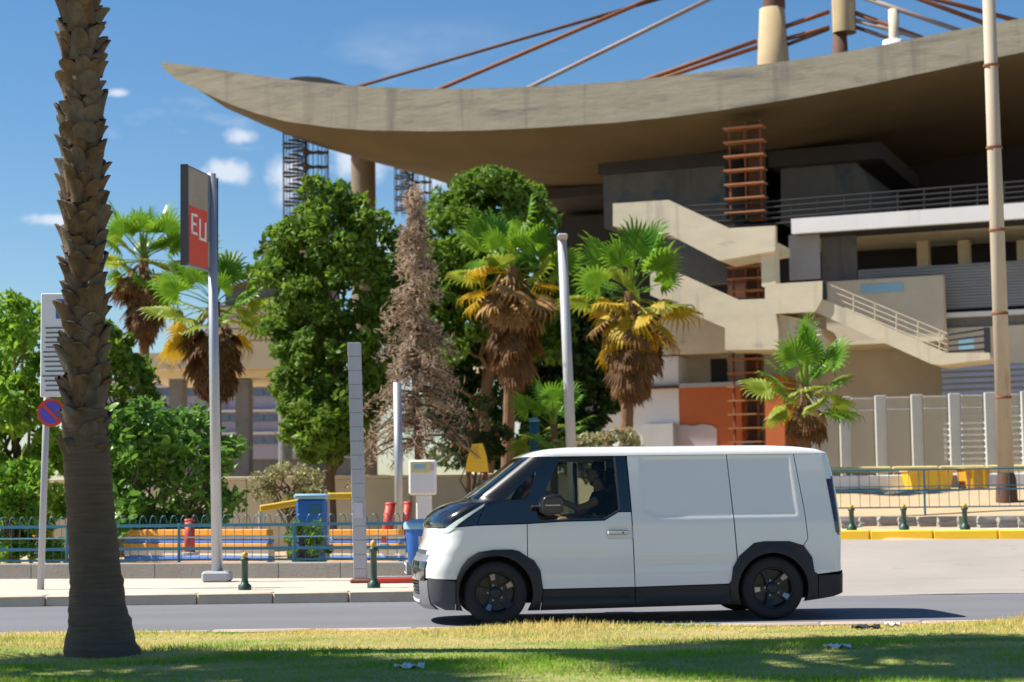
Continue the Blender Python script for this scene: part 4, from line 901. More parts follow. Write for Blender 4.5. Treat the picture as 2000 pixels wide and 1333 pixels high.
# broad-leaved fig shrub: its largest leaves are single pieces
def fig():
    D = 33.; prof = [(785, 215, 300), (810, 190, 400), (840, 180, 445), (880, 180, 468), (930, 180, 475), (1000, 185, 470), (1045, 195, 440)]
    x = PX(320, D); root = thing('fig_shrub', 'large leafy green shrub between the near palm and the banner pole', 'shrub', (x, D, .1))
    pts, cl = crown_pts(prof, D, 1.0, 150, 42, .28, .3)
    V, Fc = leaves(pts, .085, .55); o = obj('foliage', V, Fc, M['leaf_big'], root); o['kind'] = 'stuff'
    tb_ = MB()
    for c in random.sample(cl, 26): p_, r_ = limb((x + random.uniform(-.5, .5), D, .1), c, .035, .01, 6, .08); tb_.tube(p_, r_, 6)
    tb_.build('stem', M['bark'], root, True)
    lv = []
    for j in range(9):
        t = j / 8; w = .5 * math.sin(t * math.pi) ** .8 * (1 - .25 * t); lv += [(t - .5, -w * .8, -.10 * (t - .3) ** 2 + .07), (t - .5, 0, -.12 * (t - .3) ** 2), (t - .5, w * .8, -.10 * (t - .3) ** 2 + .07)]
    Fl = [q for j in range(8) for q in ((j * 3, j * 3 + 1, j * 3 + 4, j * 3 + 3), (j * 3 + 1, j * 3 + 2, j * 3 + 5, j * 3 + 4))]
    first = obj('leaf', [tuple(np.array(p) * .26) for p in lv], Fl, M['leaf_big'], root, True, True)
    n = 0
    front_c = sorted(cl, key=lambda c: c.y)[:70]
    while n < 230:
        c = random.choice(front_c); d = Vector((random.gauss(0, 1), -abs(random.gauss(0, 1)) - .2, random.gauss(0, .8))).normalized()
        o = first if n == 0 else part_copy(first, root)
        o.location = Vector(c) + d * .26 - Vector((x, D, .1)); s_ = random.uniform(.55, 1.15)
        o.rotation_euler = (random.uniform(-.5, .9), random.uniform(-.3, .8), random.uniform(0, 6.28)); o.scale = (s_, s_, s_); n += 1
fig()
# dead conifer
def conifer():
    D = 40.; x = PX(818, D); z0 = terr(x, D) - .1; top_ = P(808, 352, D); root = thing('dead_conifer', 'dead brown conifer with drooping dry branches in front of the green trees', 'tree', (x, D, z0))
    tp = [Vector((lerp(x, top_.x, t) + .04 * math.sin(t * 9), D, lerp(z0, top_.z, t))) for t in np.linspace(0, 1, 12)]
    MB().tube(tp, [lerp(.13, .012, t) for t in np.linspace(0, 1, 12)], 9).build('trunk', M['bark'], root, True)
    br = MB(); lc = []
    for k in range(175):
        t = random.uniform(.30, .985); p = Vector((lerp(x, top_.x, t), D, lerp(z0, top_.z, t))); L_ = lerp(1.28, .12, (t - .3) / .68) * random.choice((.55, .75, 1., 1.2)) * random.uniform(.85, 1.1)
        q = random.uniform(0, 6.28); e = p + Vector((math.cos(q) * L_, math.sin(q) * L_, -L_ * random.uniform(.25, .75)))
        pts_ = [p.lerp(e, s_) + Vector((0, 0, .18 * L_ * math.sin(s_ * math.pi))) for s_ in np.linspace(0, 1, 6)]; br.tube(pts_, [lerp(.032, .010, s_) for s_ in np.linspace(0, 1, 6)], 5)
        for s_ in np.linspace(.2, 1, 12):
            c = pts_[min(int(s_ * 5), 4)].lerp(pts_[min(int(s_ * 5) + 1, 5)], s_ * 5 % 1)
            for _ in range(5): lc.append(c + Vector((random.gauss(0, .07), random.gauss(0, .07), random.gauss(-.06, .08))))
    br.build('branch', M['bark'], root, True)['kind'] = 'stuff'
    V, Fc = leaves([tuple(c) for c in lc], .095, .14); obj('crown', V, Fc, M['leaf_dead'], root)
conifer()
# fan palms
def frond_mesh(seed, petiole=1.0, fan=.82, nl=20, droop=.45, spread=112):
    r = random.Random(seed); V = []; Fc = []
    def add(vs_, fs): n = len(V); V.extend(vs_); Fc.extend([tuple(i + n for i in f) for f in fs])
    pb = [(petiole * t, 0, .10 * petiole * math.sin(t * math.pi * .7) - .06 * t * t) for t in np.linspace(0, 1, 5)]
    for i in range(4):
        a, b = pb[i], pb[i + 1]; w0, w1 = lerp(.035, .016, i / 4), lerp(.035, .016, (i + 1) / 4)
        add([(a[0], -w0, a[2]), (a[0], w0, a[2]), (b[0], w1, b[2]), (b[0], -w1, b[2]), (a[0], 0, a[2] - .02), (b[0], 0, b[2] - .015)], [(0, 1, 2, 3), (0, 3, 5, 4), (1, 4, 5, 2)])
    o = Vector(pb[-1])
    for k in range(nl):
        t = k / (nl - 1) * 2 - 1; an = t * R(spread); L_ = fan * (1 - .28 * abs(t) ** 1.5) * r.uniform(.88, 1.08); d = Vector((math.cos(an), math.sin(an), .22 * (1 - abs(t)) + .1 - .12 * abs(t)))
        s_ = Vector((-math.sin(an), math.cos(an), 0)); w = .052
        p1 = o + d * L_ * .45; p2 = o + d * L_ * .78 + Vector((0, 0, -droop * .10 * L_)); p3 = o + d * L_ * .96 + Vector((0, 0, -droop * r.uniform(.3, .75) * L_))
        ridge = Vector((0, 0, .02))
        add([o, p1 - s_ * w, p1 + ridge, p1 + s_ * w, p2 - s_ * w * .55, p2 + ridge * .5, p2 + s_ * w * .55, p3], [(0, 1, 2), (0, 2, 3), (1, 4, 5, 2), (2, 5, 6, 3), (4, 7, 5), (5, 7, 6)])
    return V, Fc
FM = {}
for mk in ('fr_green', 'fr_lime', 'fr_yellow', 'fr_tan', 'fr_brown'):
    for sd_ in range(3):
        V, Fc = frond_mesh(sd_, droop=.35 if mk in ('fr_green', 'fr_lime') else .8); me = bpy.data.meshes.new('frond'); me.from_pydata([tuple(v) for v in V], [], Fc); me.materials.append(M[mk]); FM[mk, sd_] = me
BROWN = [np.array([tuple(v) for v in frond_mesh(s_, .5, (.8, .95, .7)[s_], 14, .25, 48)[0]]) for s_ in range(3)]; BROWNF = frond_mesh(0, .5, .8, 14, .25, 48)[1]
def palm(label, D, u, vc, scale=1., nf=30, skirt_v=None, skirt_w=1., trunk_r=.17, yellow=.1, lime=.25, group='fan palms in the park', x=None, foot=None, zc=None, trunk_m='palm_trunk', foot_u=None, tan=.0, loc=None, trunk=True, skirt_mats=('fr_brown',)):
    c = P(u, vc, D) if loc is None else Vector(loc); fx = PX(foot_u or u, D); z0 = (terr(fx, D) - .05) if foot is None else foot
    root = thing('fan_palm', label, 'palm', (fx, D if loc is None else c.y, z0), group=group); base = Vector((fx, D if loc is None else c.y, z0))
    if trunk:
        tp = [base.lerp(c, t) for t in np.linspace(0, 1, 26)]
        MB().tube(tp, [trunk_r * (1.35 - .35 * min(1, t * 4)) * (1 + .07 * (i % 2)) for i, t in enumerate(np.linspace(0, 1, 26))], 12).build('trunk', M[trunk_m], root)
    bud = MB()
    for k in range(7):
        q = random.uniform(0, 6.28); L_ = random.uniform(.5, .9) * scale; bud.tube([c - Vector((0, 0, .3 * scale)), c + Vector((math.cos(q) * .12, math.sin(q) * .12, L_))], [.09 * scale, .012], 6)
    cr_ = bud.build('crown', M['fr_lime'], root)
    for k in range(nf):
        t = (k + .5) / nf; q = k * 2.39996 + random.uniform(-.25, .25); el = lerp(R(80), R(-48), t ** .85) + random.uniform(-.22, .22); rr = random.random()
        mk = 'fr_green'
        if t > .55 and rr < lime * 2: mk = 'fr_lime'
        if t > .68 and rr < yellow * 2.6: mk = 'fr_yellow'
        if t > .82 and rr < tan: mk = 'fr_tan'
        o = bpy.data.objects.new('frond', FM[mk, k % 3]); COL.objects.link(o); o.parent = cr_
        s_ = scale * random.uniform(.78, 1.2)
        o.matrix_local = Matrix.Translation(c - base - Vector((0, 0, .25 * scale * t))) @ Matrix.Rotation(q, 4, 'Z') @ Matrix.Rotation(-el, 4, 'Y') @ Matrix.Rotation(random.uniform(-.8, .8), 4, 'X') @ Matrix.Diagonal((s_, s_ * random.uniform(.75, 1.05), s_, 1))
    if skirt_v:
        zb_ = P(u, skirt_v, D).z; H = c.z - zb_
        for mi_, mk in enumerate(skirt_mats):
            VV = []; FF = []; ns = int((110 if len(skirt_mats) == 1 else 100 / (1 + 2.2 * mi_)) * skirt_w)
            for k in range(ns):
                t = random.random() ** .8 if mi_ == 0 else random.random() * .4
                q = random.uniform(0, 6.28); el = lerp(R(-62), R(-86), t) + random.uniform(-.16, .16)
                zz = c.z - .2 * scale - t * max(H - 1.0 * scale, .15); rr = scale * skirt_w * random.uniform(.08, .36) * (1 - .55 * t)
                m4 = Matrix.Translation((c.x + math.cos(q) * rr, c.y + math.sin(q) * rr, zz)) @ Matrix.Rotation(q, 4, 'Z') @ Matrix.Rotation(-el, 4, 'Y') @ Matrix.Rotation(random.uniform(-.9, .9), 4, 'X') @ Matrix.Scale(scale * random.uniform(.7, 1.), 4)
                a = np.array(m4); n = sum(len(v) for v in VV); VV.append(BROWN[k % 3] @ a[:3, :3].T + a[:3, 3]); FF += [tuple(i + n for i in f) for f in BROWNF]
            o = obj('skirt', np.concatenate(VV), FF, M[mk], root); o['kind'] = 'stuff'
    return root
palm('tall slim fan palm with brown skirt against the sky, left of the banner pole', 50, 281, 500, .92, 27, 655, 1.0, .13, .05, .3, foot_u=283)
palm('fan palm with yellow green fronds behind the banner pole', 46, 418, 590, .98, 26, 775, 1.15, .15, .2, .5, foot_u=422)
palm('fan palm with tan fronds hanging left of the grey lamp post', 50, 1000, 522, 1.06, 28, 745, 1.15, .16, .5, .5, foot_u=992, skirt_mats=('fr_brown', 'fr_tan'), tan=.4)
palm('fan palm with yellow hanging fronds right of the grey lamp post', 48, 1232, 570, 1.06, 28, 770, 1.2, .16, .5, .45, foot_u=1222, skirt_mats=('fr_brown', 'fr_yellow'), tan=.3)
palm('short young fan palm with full green crown above the van rear', 41, 1572, 752, .80, 27, 850, .45, .12, .06, .4, foot_u=1575)
palm('very small fan palm beside the foot of the grey lamp post', 43, 1082, 830, .62, 20, None, 1, .09, 0, .1)

# ------------------------------------------------------------------ the near palm: flared foot, leaf bases on the trunk, crown above the frame
def near_palm():
    D = 15.9; x0 = PX(196, D); root = thing('near_palm', 'thick rough palm trunk standing on the grass in the left foreground', 'palm', (x0, D, .04))
    cl = [(1300, 203, 80), (1285, 202, 76), (1240, 196, 64), (1180, 191, 54), (1110, 186, 49), (1000, 177, 46), (900, 170, 45.5), (800, 165, 44)]
    V = []; Fc = []; nn = 30; rowsn = 46
    prof = [(P(u, v, D), w / (F / D)) for v, u, w in cl]
    zs = [p.z for p, w in prof]
    for j in range(rowsn + 1):
        z = lerp(zs[0], zs[-1], j / rowsn); xx = float(np.interp(z, zs, [p.x for p, w in prof])); r = float(np.interp(z, zs, [w for p, w in prof]))
        for k in range(nn):
            a = 2 * math.pi * k / nn; rr = r * (1 + .035 * math.sin(a * 5 + j * .9) * (1 - j / rowsn) + .02 * math.sin(j * 2.6) + .012 * random.uniform(-1, 1)); V.append((xx + rr * math.cos(a), D + rr * math.sin(a), z + .01 * random.uniform(-1, 1)))
    Fc = [(j * nn + k, j * nn + (k + 1) % nn, (j + 1) * nn + (k + 1) % nn, (j + 1) * nn + k) for j in range(rowsn) for k in range(nn)]
    obj('trunk_foot', V, Fc, M['palm_root'], root, True)
    zA = zs[-2] + .05; zB = 8.4
    def axis(z): return float(np.interp(z, [zA, P(158, 0, D).z, zB], [P(168, 870, D).x, P(158, 0, D).x, P(158, 0, D).x - .08]))
    tz = np.linspace(zA - .1, zB, 40)
    tr = MB().tube([(axis(z), D, z) for z in tz], .13, 14).build('trunk', M['palm_core'], root)
    # a leaf base: a curved, pointed scale
    def boot(m):
        Vb = []; Fb = []; nu, nv = 6, 5
        for j in range(nv + 1):
            t = j / nv; w = .175 * (1 - .55 * t ** 1.4); zz = .30 * t; out = .012 + .055 * t ** 1.6
            for i in range(nu + 1):
                s_ = i / nu * 2 - 1; a = s_ * w / .165
                rr = .165 + out + .022 * (1 - s_ * s_) * (1 - .3 * t); Vb.append((rr * math.cos(a), rr * math.sin(a), zz - .05 * s_ * s_ * t))
        b = len(Vb)
        for j in range(nv + 1):
            for i in range(nu + 1):
                p = Vector(Vb[j * (nu + 1) + i]); q = Vector((p.x, p.y, 0)).normalized(); Vb.append(tuple(p - q * (.028 if j == nv else .035)))
        for j in range(nv):
            for i in range(nu):
                k = j * (nu + 1) + i; Fb += [(k, k + 1, k + nu + 2, k + nu + 1)]
        for i in range(nu): k = nv * (nu + 1) + i; Fb.append((k, k + 1, b + k + 1, b + k))
        for j in range(nv):
            for i in (0, nu): k = j * (nu + 1) + i; Fb.append((k, k + nu + 1, b + k + nu + 1, b + k))
        return Vb, Fb
    fs_ = []
    for mk in ('palm_boot', 'palm_boot2'):
        Vb, Fb = boot(None); me = bpy.data.meshes.new('leaf_base'); me.from_pydata(Vb, [], Fb); me.materials.append(M[mk]); me.polygons.foreach_set('use_smooth', [True] * len(Fb)); me.set_sharp_from_angle(angle=R(40)); fs_.append(me)
    z = zA - .12; k = 0
    while z < zB - .1:
        o = bpy.data.objects.new('leaf_base', fs_[0 if random.random() < .6 else 1]); COL.objects.link(o); o.parent = tr
        o.matrix_local = Matrix.Translation(Vector((axis(z), D, z)) - Vector((x0, D, .04))) @ Matrix.Rotation(k * 2.39996 + random.uniform(-.15, .15), 4, 'Z') @ Matrix.Rotation(random.uniform(-.03, .24), 4, 'Y') @ Matrix.Rotation(random.uniform(-.25, .25), 4, 'X') @ Matrix.Diagonal((random.uniform(.78, .94), random.uniform(.42, .85), random.choice((random.uniform(.3, .6), random.uniform(.5, .95), random.uniform(.5, .95))), 1))
        z += .0185; k += 1
    c = Vector((axis(zB), D - .6, zB)); bud = MB()
    for j in range(6): bud.tube([c - Vector((0, 0, .3)), c + Vector((random.uniform(-.2, .2), random.uniform(-.2, .2), .9))], [.1, .012], 6)
    cr_ = bud.build('crown', M['fr_lime'], root)
    for j in range(58):
        t = (j + .5) / 58; o = bpy.data.objects.new('frond', FM['fr_green', j % 3]); COL.objects.link(o); o.parent = cr_
        o.matrix_local = Matrix.Translation(c - Vector((x0, D, .04))) @ Matrix.Rotation(j * 2.39996, 4, 'Z') @ Matrix.Rotation(-lerp(R(75), R(-35), t), 4, 'Y') @ Matrix.Scale(1.35 * random.uniform(.85, 1.1), 4)
near_palm()
palm('fan palm just outside the left edge whose crown shades the grass', 15.2, 0, 0, 1.45, 60, None, 1, .2, 0, .1, group='palms along the grass strip', loc=(-9.6, 14.3, 8.3), foot=.04, foot_u=1000 - 9.6 / 15.2 * 3600)
# ------------------------------------------------------------------ grass blades on the strip
ng = 150000; gx = rng.uniform(-5.6, 5.6, ng); gy = 18.2 - (18.2 - 12.6) * rng.uniform(0, 1, ng) ** 1.1
gh = rng.uniform(.012, .034, ng) * (1 + 1.5 * np.clip(np.sin(gx * 1.3 + 2 * np.sin(gy * 1.9)), 0, 1) * rng.uniform(0, 1, ng))
tuft = np.exp(-((gx + 1.95) / .32) ** 2 - ((gy - 17.95) / .25) ** 2) + .6 * np.exp(-((gx - .2) / .6) ** 2 - ((gy - 18.0) / .18) ** 2) + .8 * np.exp(-((gx - 4.9) / .3) ** 2 - ((gy - 17.9) / .25) ** 2)
gh = gh * (1 + 1.3 * tuft)
gz = np.array([.075 + .025 * wob((a + 30) / 60 * 46, (b - 5) / 13.24 * 9) for a, b in zip(gx[:], gy[:])]) - .012
an = rng.uniform(0, 6.28, ng); w = rng.uniform(.004, .009, ng); ln = rng.normal(0, .022, (ng, 2))
V = np.empty((ng, 3, 3)); V[:, 0] = np.stack([gx - np.cos(an) * w, gy - np.sin(an) * w, gz], 1); V[:, 1] = np.stack([gx + np.cos(an) * w, gy + np.sin(an) * w, gz], 1); V[:, 2] = np.stack([gx + ln[:, 0], gy + ln[:, 1], gz + gh], 1)
def grassmat():
    m = leafmat('grass', (.09, .27, .012), (.27, .46, .03), .4, .6); t = m.node_tree; rp = [n for n in t.nodes if n.type == 'VALTORGB'][0]; l = t.links.new
    g = [n for n in t.nodes if n.type == 'NEW_GEOMETRY'][0]; n2 = N(t, 'ShaderNodeTexNoise'); n2.inputs['Scale'].default_value = .8; n2.inputs['Detail'].default_value = 5; n2.inputs['Roughness'].default_value = .65
    mpn = N(t, 'ShaderNodeMapping'); mpn.inputs['Scale'].default_value = (.6, 1.6, 0); l(g.outputs['Position'], mpn.inputs[0]); l(mpn.outputs[0], n2.inputs['Vector'])
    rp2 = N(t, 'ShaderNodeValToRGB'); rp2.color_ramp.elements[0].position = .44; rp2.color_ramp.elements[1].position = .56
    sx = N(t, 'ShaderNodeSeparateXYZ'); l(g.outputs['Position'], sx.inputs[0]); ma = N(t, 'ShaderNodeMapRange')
    for k_, q_ in ((1, 14.), (2, 18.), (3, -.13), (4, .09)): ma.inputs[k_].default_value = q_  # straw towards the sunlit kerb, green in the nearer shade: light in the colour
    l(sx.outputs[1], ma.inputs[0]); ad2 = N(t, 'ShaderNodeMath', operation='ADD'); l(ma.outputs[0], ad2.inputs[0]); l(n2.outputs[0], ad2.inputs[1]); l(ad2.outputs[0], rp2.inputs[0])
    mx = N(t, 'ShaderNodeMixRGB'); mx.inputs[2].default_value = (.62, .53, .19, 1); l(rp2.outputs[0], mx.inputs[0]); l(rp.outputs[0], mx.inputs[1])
    b = t.nodes['Principled BSDF']; hv = [n for n in t.nodes if n.type == 'HUE_SAT'][0]; l(mx.outputs[0], b.inputs['Base Color']); l(mx.outputs[0], hv.inputs['Color']); return m
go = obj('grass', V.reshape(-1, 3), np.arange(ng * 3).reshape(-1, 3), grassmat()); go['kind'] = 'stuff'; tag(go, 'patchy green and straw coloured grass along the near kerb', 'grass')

# ------------------------------------------------------------------ street furniture, left
def wall_D(u): return lerp(30.2, 28.6, min(max(u / 780, -1), 1.05))
root = thing('low_wall', 'low grey concrete wall along the pavement under the blue railing', 'wall', (PX(300, 29.6), 29.6, .14))
us = [-200, -60, 70, 190, 310, 430, 550, 670, 800]
for a, b in zip(us, us[1:]):
    Da, Db = wall_D(a), wall_D(b); p, q = Vector((PX(a, Da), Da, 0)), Vector((PX(b, Db), Db, 0)); d = (q - p); an = math.atan2(d.y, d.x)
    c = (p + q) / 2; o = MB().box((c.x, c.y, .255), (d.length - .004, .28, .26), Matrix.Rotation(an, 3, 'Z'), .012).build('wall_block', M['wall_low'], root)
def railing(label, pts, rails, zbase, top_, m, group, post_every=2.2, bar=.0055, step=.15, nm='railing_fence'):
    """rails: heights above base; pts: ground points along the fence"""
    p, q = Vector(pts[0]), Vector(pts[1]); L_ = (q - p).length; e = (q - p).normalized(); an = math.atan2(e.y, e.x); flat = Matrix.Rotation(an, 3, 'Z')
    root = thing(nm, label, 'fence', p, group=group)
    for h, th, mm in rails:
        MB().box((p + q) / 2 + Vector((0, 0, h)), (L_, .035, th), flat).build('rail', mm, root)
    n = int(L_ / post_every)
    for i in range(n + 1):
        c = p.lerp(q, i / n); MB().box(c + Vector((0, 0, top_ / 2)), (.042, .042, top_), flat, .006).build('post', m, root)
    first = None
    for i in range(min(int(L_ / step), 290)):
        c = p + e * (i * step + .06)
        if first is None: first = MB().tube([c + Vector((0, 0, rails[-1][0])), c + Vector((0, 0, rails[0][0]))], bar, 5).build('bar', m, root); c0 = c
        else: o = part_copy(first, root); o.location = c - c0
    return root
fD0, fD1 = wall_D(-60) + .35, wall_D(800) + .35
rl = railing('blue green metal railing in front of the striped wall', [(PX(-80, fD0), fD0, .14), (PX(806, fD1), fD1, .14)], [(.83, .05, M['teal']), (.64, .02, M['teal_light']), (.46, .05, M['teal']), (.28, .035, M['teal'])], .14, .86, M['teal'], 'blue metal railings', 1.9)
p, q = Vector((PX(-80, fD0), fD0, .14)), Vector((PX(806, fD1), fD1, .14)); first = None
for i in range(44):                                    # row of arcs on top
    c = p.lerp(q, (i + .5) / 44) + Vector((0, 0, .86))
    if first is None: first = MB().tube([c + Vector((.055 * math.cos(R(a)), 0, .13 * math.sin(R(a)))) for a in range(0, 181, 20)], .007, 5).build('top_arc', M['teal'], rl); c0 = c
    else: o = part_copy(first, rl); o.location = c - c0
# striped wall of painted boards
def striped(label, u0, u1, D, bands):
    root = thing('striped_wall', label, 'painted wall', (PX((u0 + u1) / 2, D), D, .13), group='striped play area walls')
    for v0, v1, mk in bands:
        a, b = P(u0, v0, D), P(u1, v0, D); z1, z0 = P((u0 + u1) / 2, v0, D).z, P((u0 + u1) / 2, v1, D).z
        off_ = .02 if mk in ('orange',) else 0
        MB().box(((a.x + b.x) / 2, D - off_, (z0 + z1) / 2), (b.x - a.x - off_, .16 + off_, z1 - z0 - .008), ch=.008).build('board', M[mk], root)
    root.rotation_euler.z = -R(30)
    for i in range(3):
        MB().box((lerp(PX(u0, D) + .1, PX(u1, D) - .1, i / 2), D + .13, .40), (.08, .08, .62)).build('post', M['cream'], root)
bd = [(1034, 1047, 'orange'), (1047, 1053, 'cream'), (1053, 1061, 'blue'), (1061, 1072, 'orange'), (1072, 1086, 'cream'), (1086, 1095, 'blue'), (1095, 1099, 'orange'), (1099, 1112, 'cream')]
striped('long orange, blue and cream striped wall between near palm and planter', 205, 566, 31.5, bd)
striped('short orange, blue and cream striped wall right of the planter', 634, 800, 31.2, bd)
striped('cream wall with an orange top board at the left edge', -120, 132, 33, [(1040, 1049, 'orange'), (1049, 1098, 'cream')])
# retaining wall behind the park
root = thing('retaining_wall', 'long cream retaining wall across the back of the park', 'wall', (-8, 45.1, .1))
for i in range(14): MB().box((-26.5 + i * 2 + 1, 45.1, .98), (1.985, .3, 1.76), ch=.02).build('wall_panel', M['conc_pale'], root)
for i in range(14): MB().box((-26.5 + i * 2 + 1, 45.1, 1.9), (1.99, .4, .08), ch=.015).build('coping', M['conc'], root)
# bollards
def bollard(u, D, z0, label, h=.6):
    x = PX(u, D); root = thing('bollard', label, 'bollard', (x, D, z0), group='green iron bollards')
    MB().lathe([(.09, 0), (.09, .06), (.055, .09), (.045, .13), (.045, h * .74), (.062, h * .76), (.062, h * .82), (.04, h * .84)], (x, D, z0), 14).build('shaft', M['green_iron'], root, True)
    MB().lathe([(.03, h * .83), (.045, h * .88), (.04, h * .95), (.0, h)], (x, D, z0), 14).build('knob', M['gold'], root, True)
bollard(478, 25.3, .142, 'dark green bollard on the left pavement below the banner pole', .52)
bollard(729, 25.4, .142, 'dark green bollard beside the ribbed steel column', .66)
bollard(1662, 32.97, .69, 'green bollard right behind the van tail lamp', .46)
bollard(1764, 32.58, .69, 'green bollard in the middle of the far yellow kerb', .46)
bollard(1883, 32.12, .69, 'green bollard nearest the tall rusty lamp post', .46)
# poles
def pole(name, label, cat, top_, bot, D, r0, r1, m, zfoot, base=None):
    a, b = P(*top_, D), P(*bot, D); b = a.lerp(b, (a.z - zfoot) / max(a.z - b.z, .01)); b.z = zfoot
    root = thing(name, label, cat, (b.x, D, zfoot)); MB().tube([b, a], [r1, r0], 16).build('post', m, root, True)
    if base: MB().box((b.x, D, zfoot + base[1] / 2), (base[0], base[0], base[1]), ch=.03).build('base', M['grey_paint'], root); 
    return root, a, b
bp_, a, b = pole('banner_sign', 'tall grey pole carrying a turned tan and red advertising panel', 'sign', (413, 340), (424, 1110), 28.0, .068, .085, M['steel'], .142, (.42, .16))
t0, t1 = P(366, 322, 27.0), P(424, 349, 28.25); b0, b1 = P(366, 517, 27.0), P(424, 533, 28.25)
bar_ = lambda s_, t: t0.lerp(t1, s_).lerp(b0.lerp(b1, s_), t)          # s along the panel, t downwards
nrm = (t1 - t0).cross(b0 - t0).normalized(); nrm = nrm if nrm.y < 0 else -nrm
def quad(name, s0_, s1_, ta, tb2, o_, m, parent, th=.006):
    A = [bar_(s0_, ta), bar_(s1_, ta), bar_(s1_, tb2), bar_(s0_, tb2)]; V = [p + nrm * o_ for p in A] + [p + nrm * (o_ - th) for p in A]
    return MB().add(V, [(0, 1, 2, 3), (7, 6, 5, 4), (0, 4, 5, 1), (1, 5, 6, 2), (2, 6, 7, 3), (3, 7, 4, 0)]).build(name, m, parent)
pn = quad('panel', 0, 1, 0, 1, 0, M['sign_slate'], bp_, .09)
quad('panel_print', .03, .66, .02, .50, .006, M['sign_tan'], pn); quad('panel_print', .70, .99, .10, .30, .006, M['sign_slate'], pn); quad('panel_print', .04, .64, .40, .985, .010, M['sign_red'], pn); quad('panel_print', .66, .97, .70, .97, .006, M['sign_tan'], pn)
for s0_, s1_, ta, tb2 in ((.10, .15, .47, .68), (.10, .30, .47, .495), (.10, .27, .56, .585), (.10, .30, .655, .68), (.36, .41, .50, .70), (.55, .60, .52, .72), (.36, .60, .69, .715)): quad('panel_letter', s0_, s1_, ta, tb2, .016, M['white_wall'], pn)
quad('panel_rim', -.02, 0, -.005, 1.005, .01, M['black_metal'], pn, .11); quad('panel_rim', 1.0, 1.02, -.005, 1.005, .01, M['black_metal'], pn, .11)
cp, a, b = pole('steel_column', 'square ribbed grey steel column with rusty foot in front of the striped wall', 'post', (692, 670), (704, 1112), 27.0, .02, .02, M['steel'], .142)
for i in range(17):
    c = b.lerp(a, (i + .5) / 17); L_ = (a - b).length / 17
    MB().box(c, (.185, .185, L_ - .004), None, .004).build('segment', M['grey_paint'], cp)
MB().box(b + Vector((0, 0, .03)), (.30, .3, .06), ch=.02).build('foot', M['rust'], cp)
MB().box(b.lerp(a, .30) + Vector((0, -.1, 0)), (.13, .01, .22)).build('sticker', M['lilac'], cp)
pole('thin_pole', 'thin grey pole in front of the dead conifer', 'pole', (776, 748), (779, 960), 38, .085, .09, M['steel'], terr(PX(778, 38), 38))
wp, a, b = pole('lamp_post', 'slim grey lamp post between the two middle palms', 'lamp post', (1098, 470), (1116, 880), 40, .10, .115, M['grey_paint'], terr(PX(1116, 40), 40))
MB().box(a + Vector((0, -.15, .05)), (.22, .62, .09), ch=.03).build('lamp_head', M['grey_paint'], wp)
lp, a, b = pole('lamp_post', 'tall rust streaked concrete lamp post at the right edge', 'lamp post', (1922, -260), (1966, 965), 37, .12, .165, mat('streaked_post', (.46, .40, .31), .8, var=(1.6, .35), stain=(1.0, .58, (.36, .20, .09)), stretch=(2, 2, .5), bump=(20, .2)), terr(PX(1966, 37), 37))
for k in range(6): MB().lathe([(.155, -.03), (.165, -.02), (.165, .02), (.155, .03)], b.lerp(a, .16 + .13 * k), 16).build('band', M['rust'], lp, True)
MB().tube([a + Vector((0, 0, -.2)), a + Vector((-.8, -.3, .25)), a + Vector((-1.5, -.5, .3))], [.06, .05, .045], 8).build('lamp_arm', M['steel'], lp)
MB().box(a + Vector((-1.8, -.6, .3)), (.75, .26, .12), Matrix.Rotation(R(18), 3, 'Z'), .04).build('lamp_head', M['grey_paint'], lp)
MB().lathe([(.22, 0), (.2, .5), (.17, .62)], (b.x, b.y, b.z - .05), 16).build('post_base', M['rust_dark'], lp, True)
# notice board behind the near palm
nb, a, b = pole('notice_board', 'tall white notice board with blue heading left of the near palm trunk', 'sign', (98, 590), (80, 1125), 26.2, .045, .05, M['grey_paint'], .142)
MB().box((PX(103, 26), 26.1, (P(103, 572, 26).z + P(103, 775, 26).z) / 2), (.42, .05, P(103, 572, 26).z - P(103, 775, 26).z), ch=.01).build('panel', M['white_paint'], nb)
MB().box((PX(118, 26), 26.07, (P(103, 584, 26).z + P(103, 622, 26).z) / 2), (.20, .012, P(103, 584, 26).z - P(103, 622, 26).z)).build('heading', M['sign_blue'], nb)
MB().box((PX(118, 26), 26.062, P(103, 600, 26).z), (.20, .012, .02)).build('heading_line', M['white_paint'], nb)
for i in range(14):
    v = 640 + i * 9.4; MB().box((PX(104, 26) + random.uniform(-.01, .02), 26.072, P(103, v, 26).z), (random.uniform(.28, .36), .008, .026)).build('text_line', M['text_grey'], nb)
for k, (r, mk, dy) in enumerate(((.20, 'sign_red', 0), (.155, 'sign_purple', -.012))): MB().lathe([(0, .015), (r, .015), (r, -.015), (0, -.015)], (PX(96, 26), 26.08 + dy, P(96, 806, 26).z), 24, Matrix.Rotation(R(90), 3, 'X')).build('round_sign', M[mk], nb)
MB().box((PX(96, 26), 26.05, P(96, 806, 26).z), (.30, .012, .045), Matrix.Rotation(R(45), 3, 'Y')).build('sign_bar', M['sign_red'], nb)
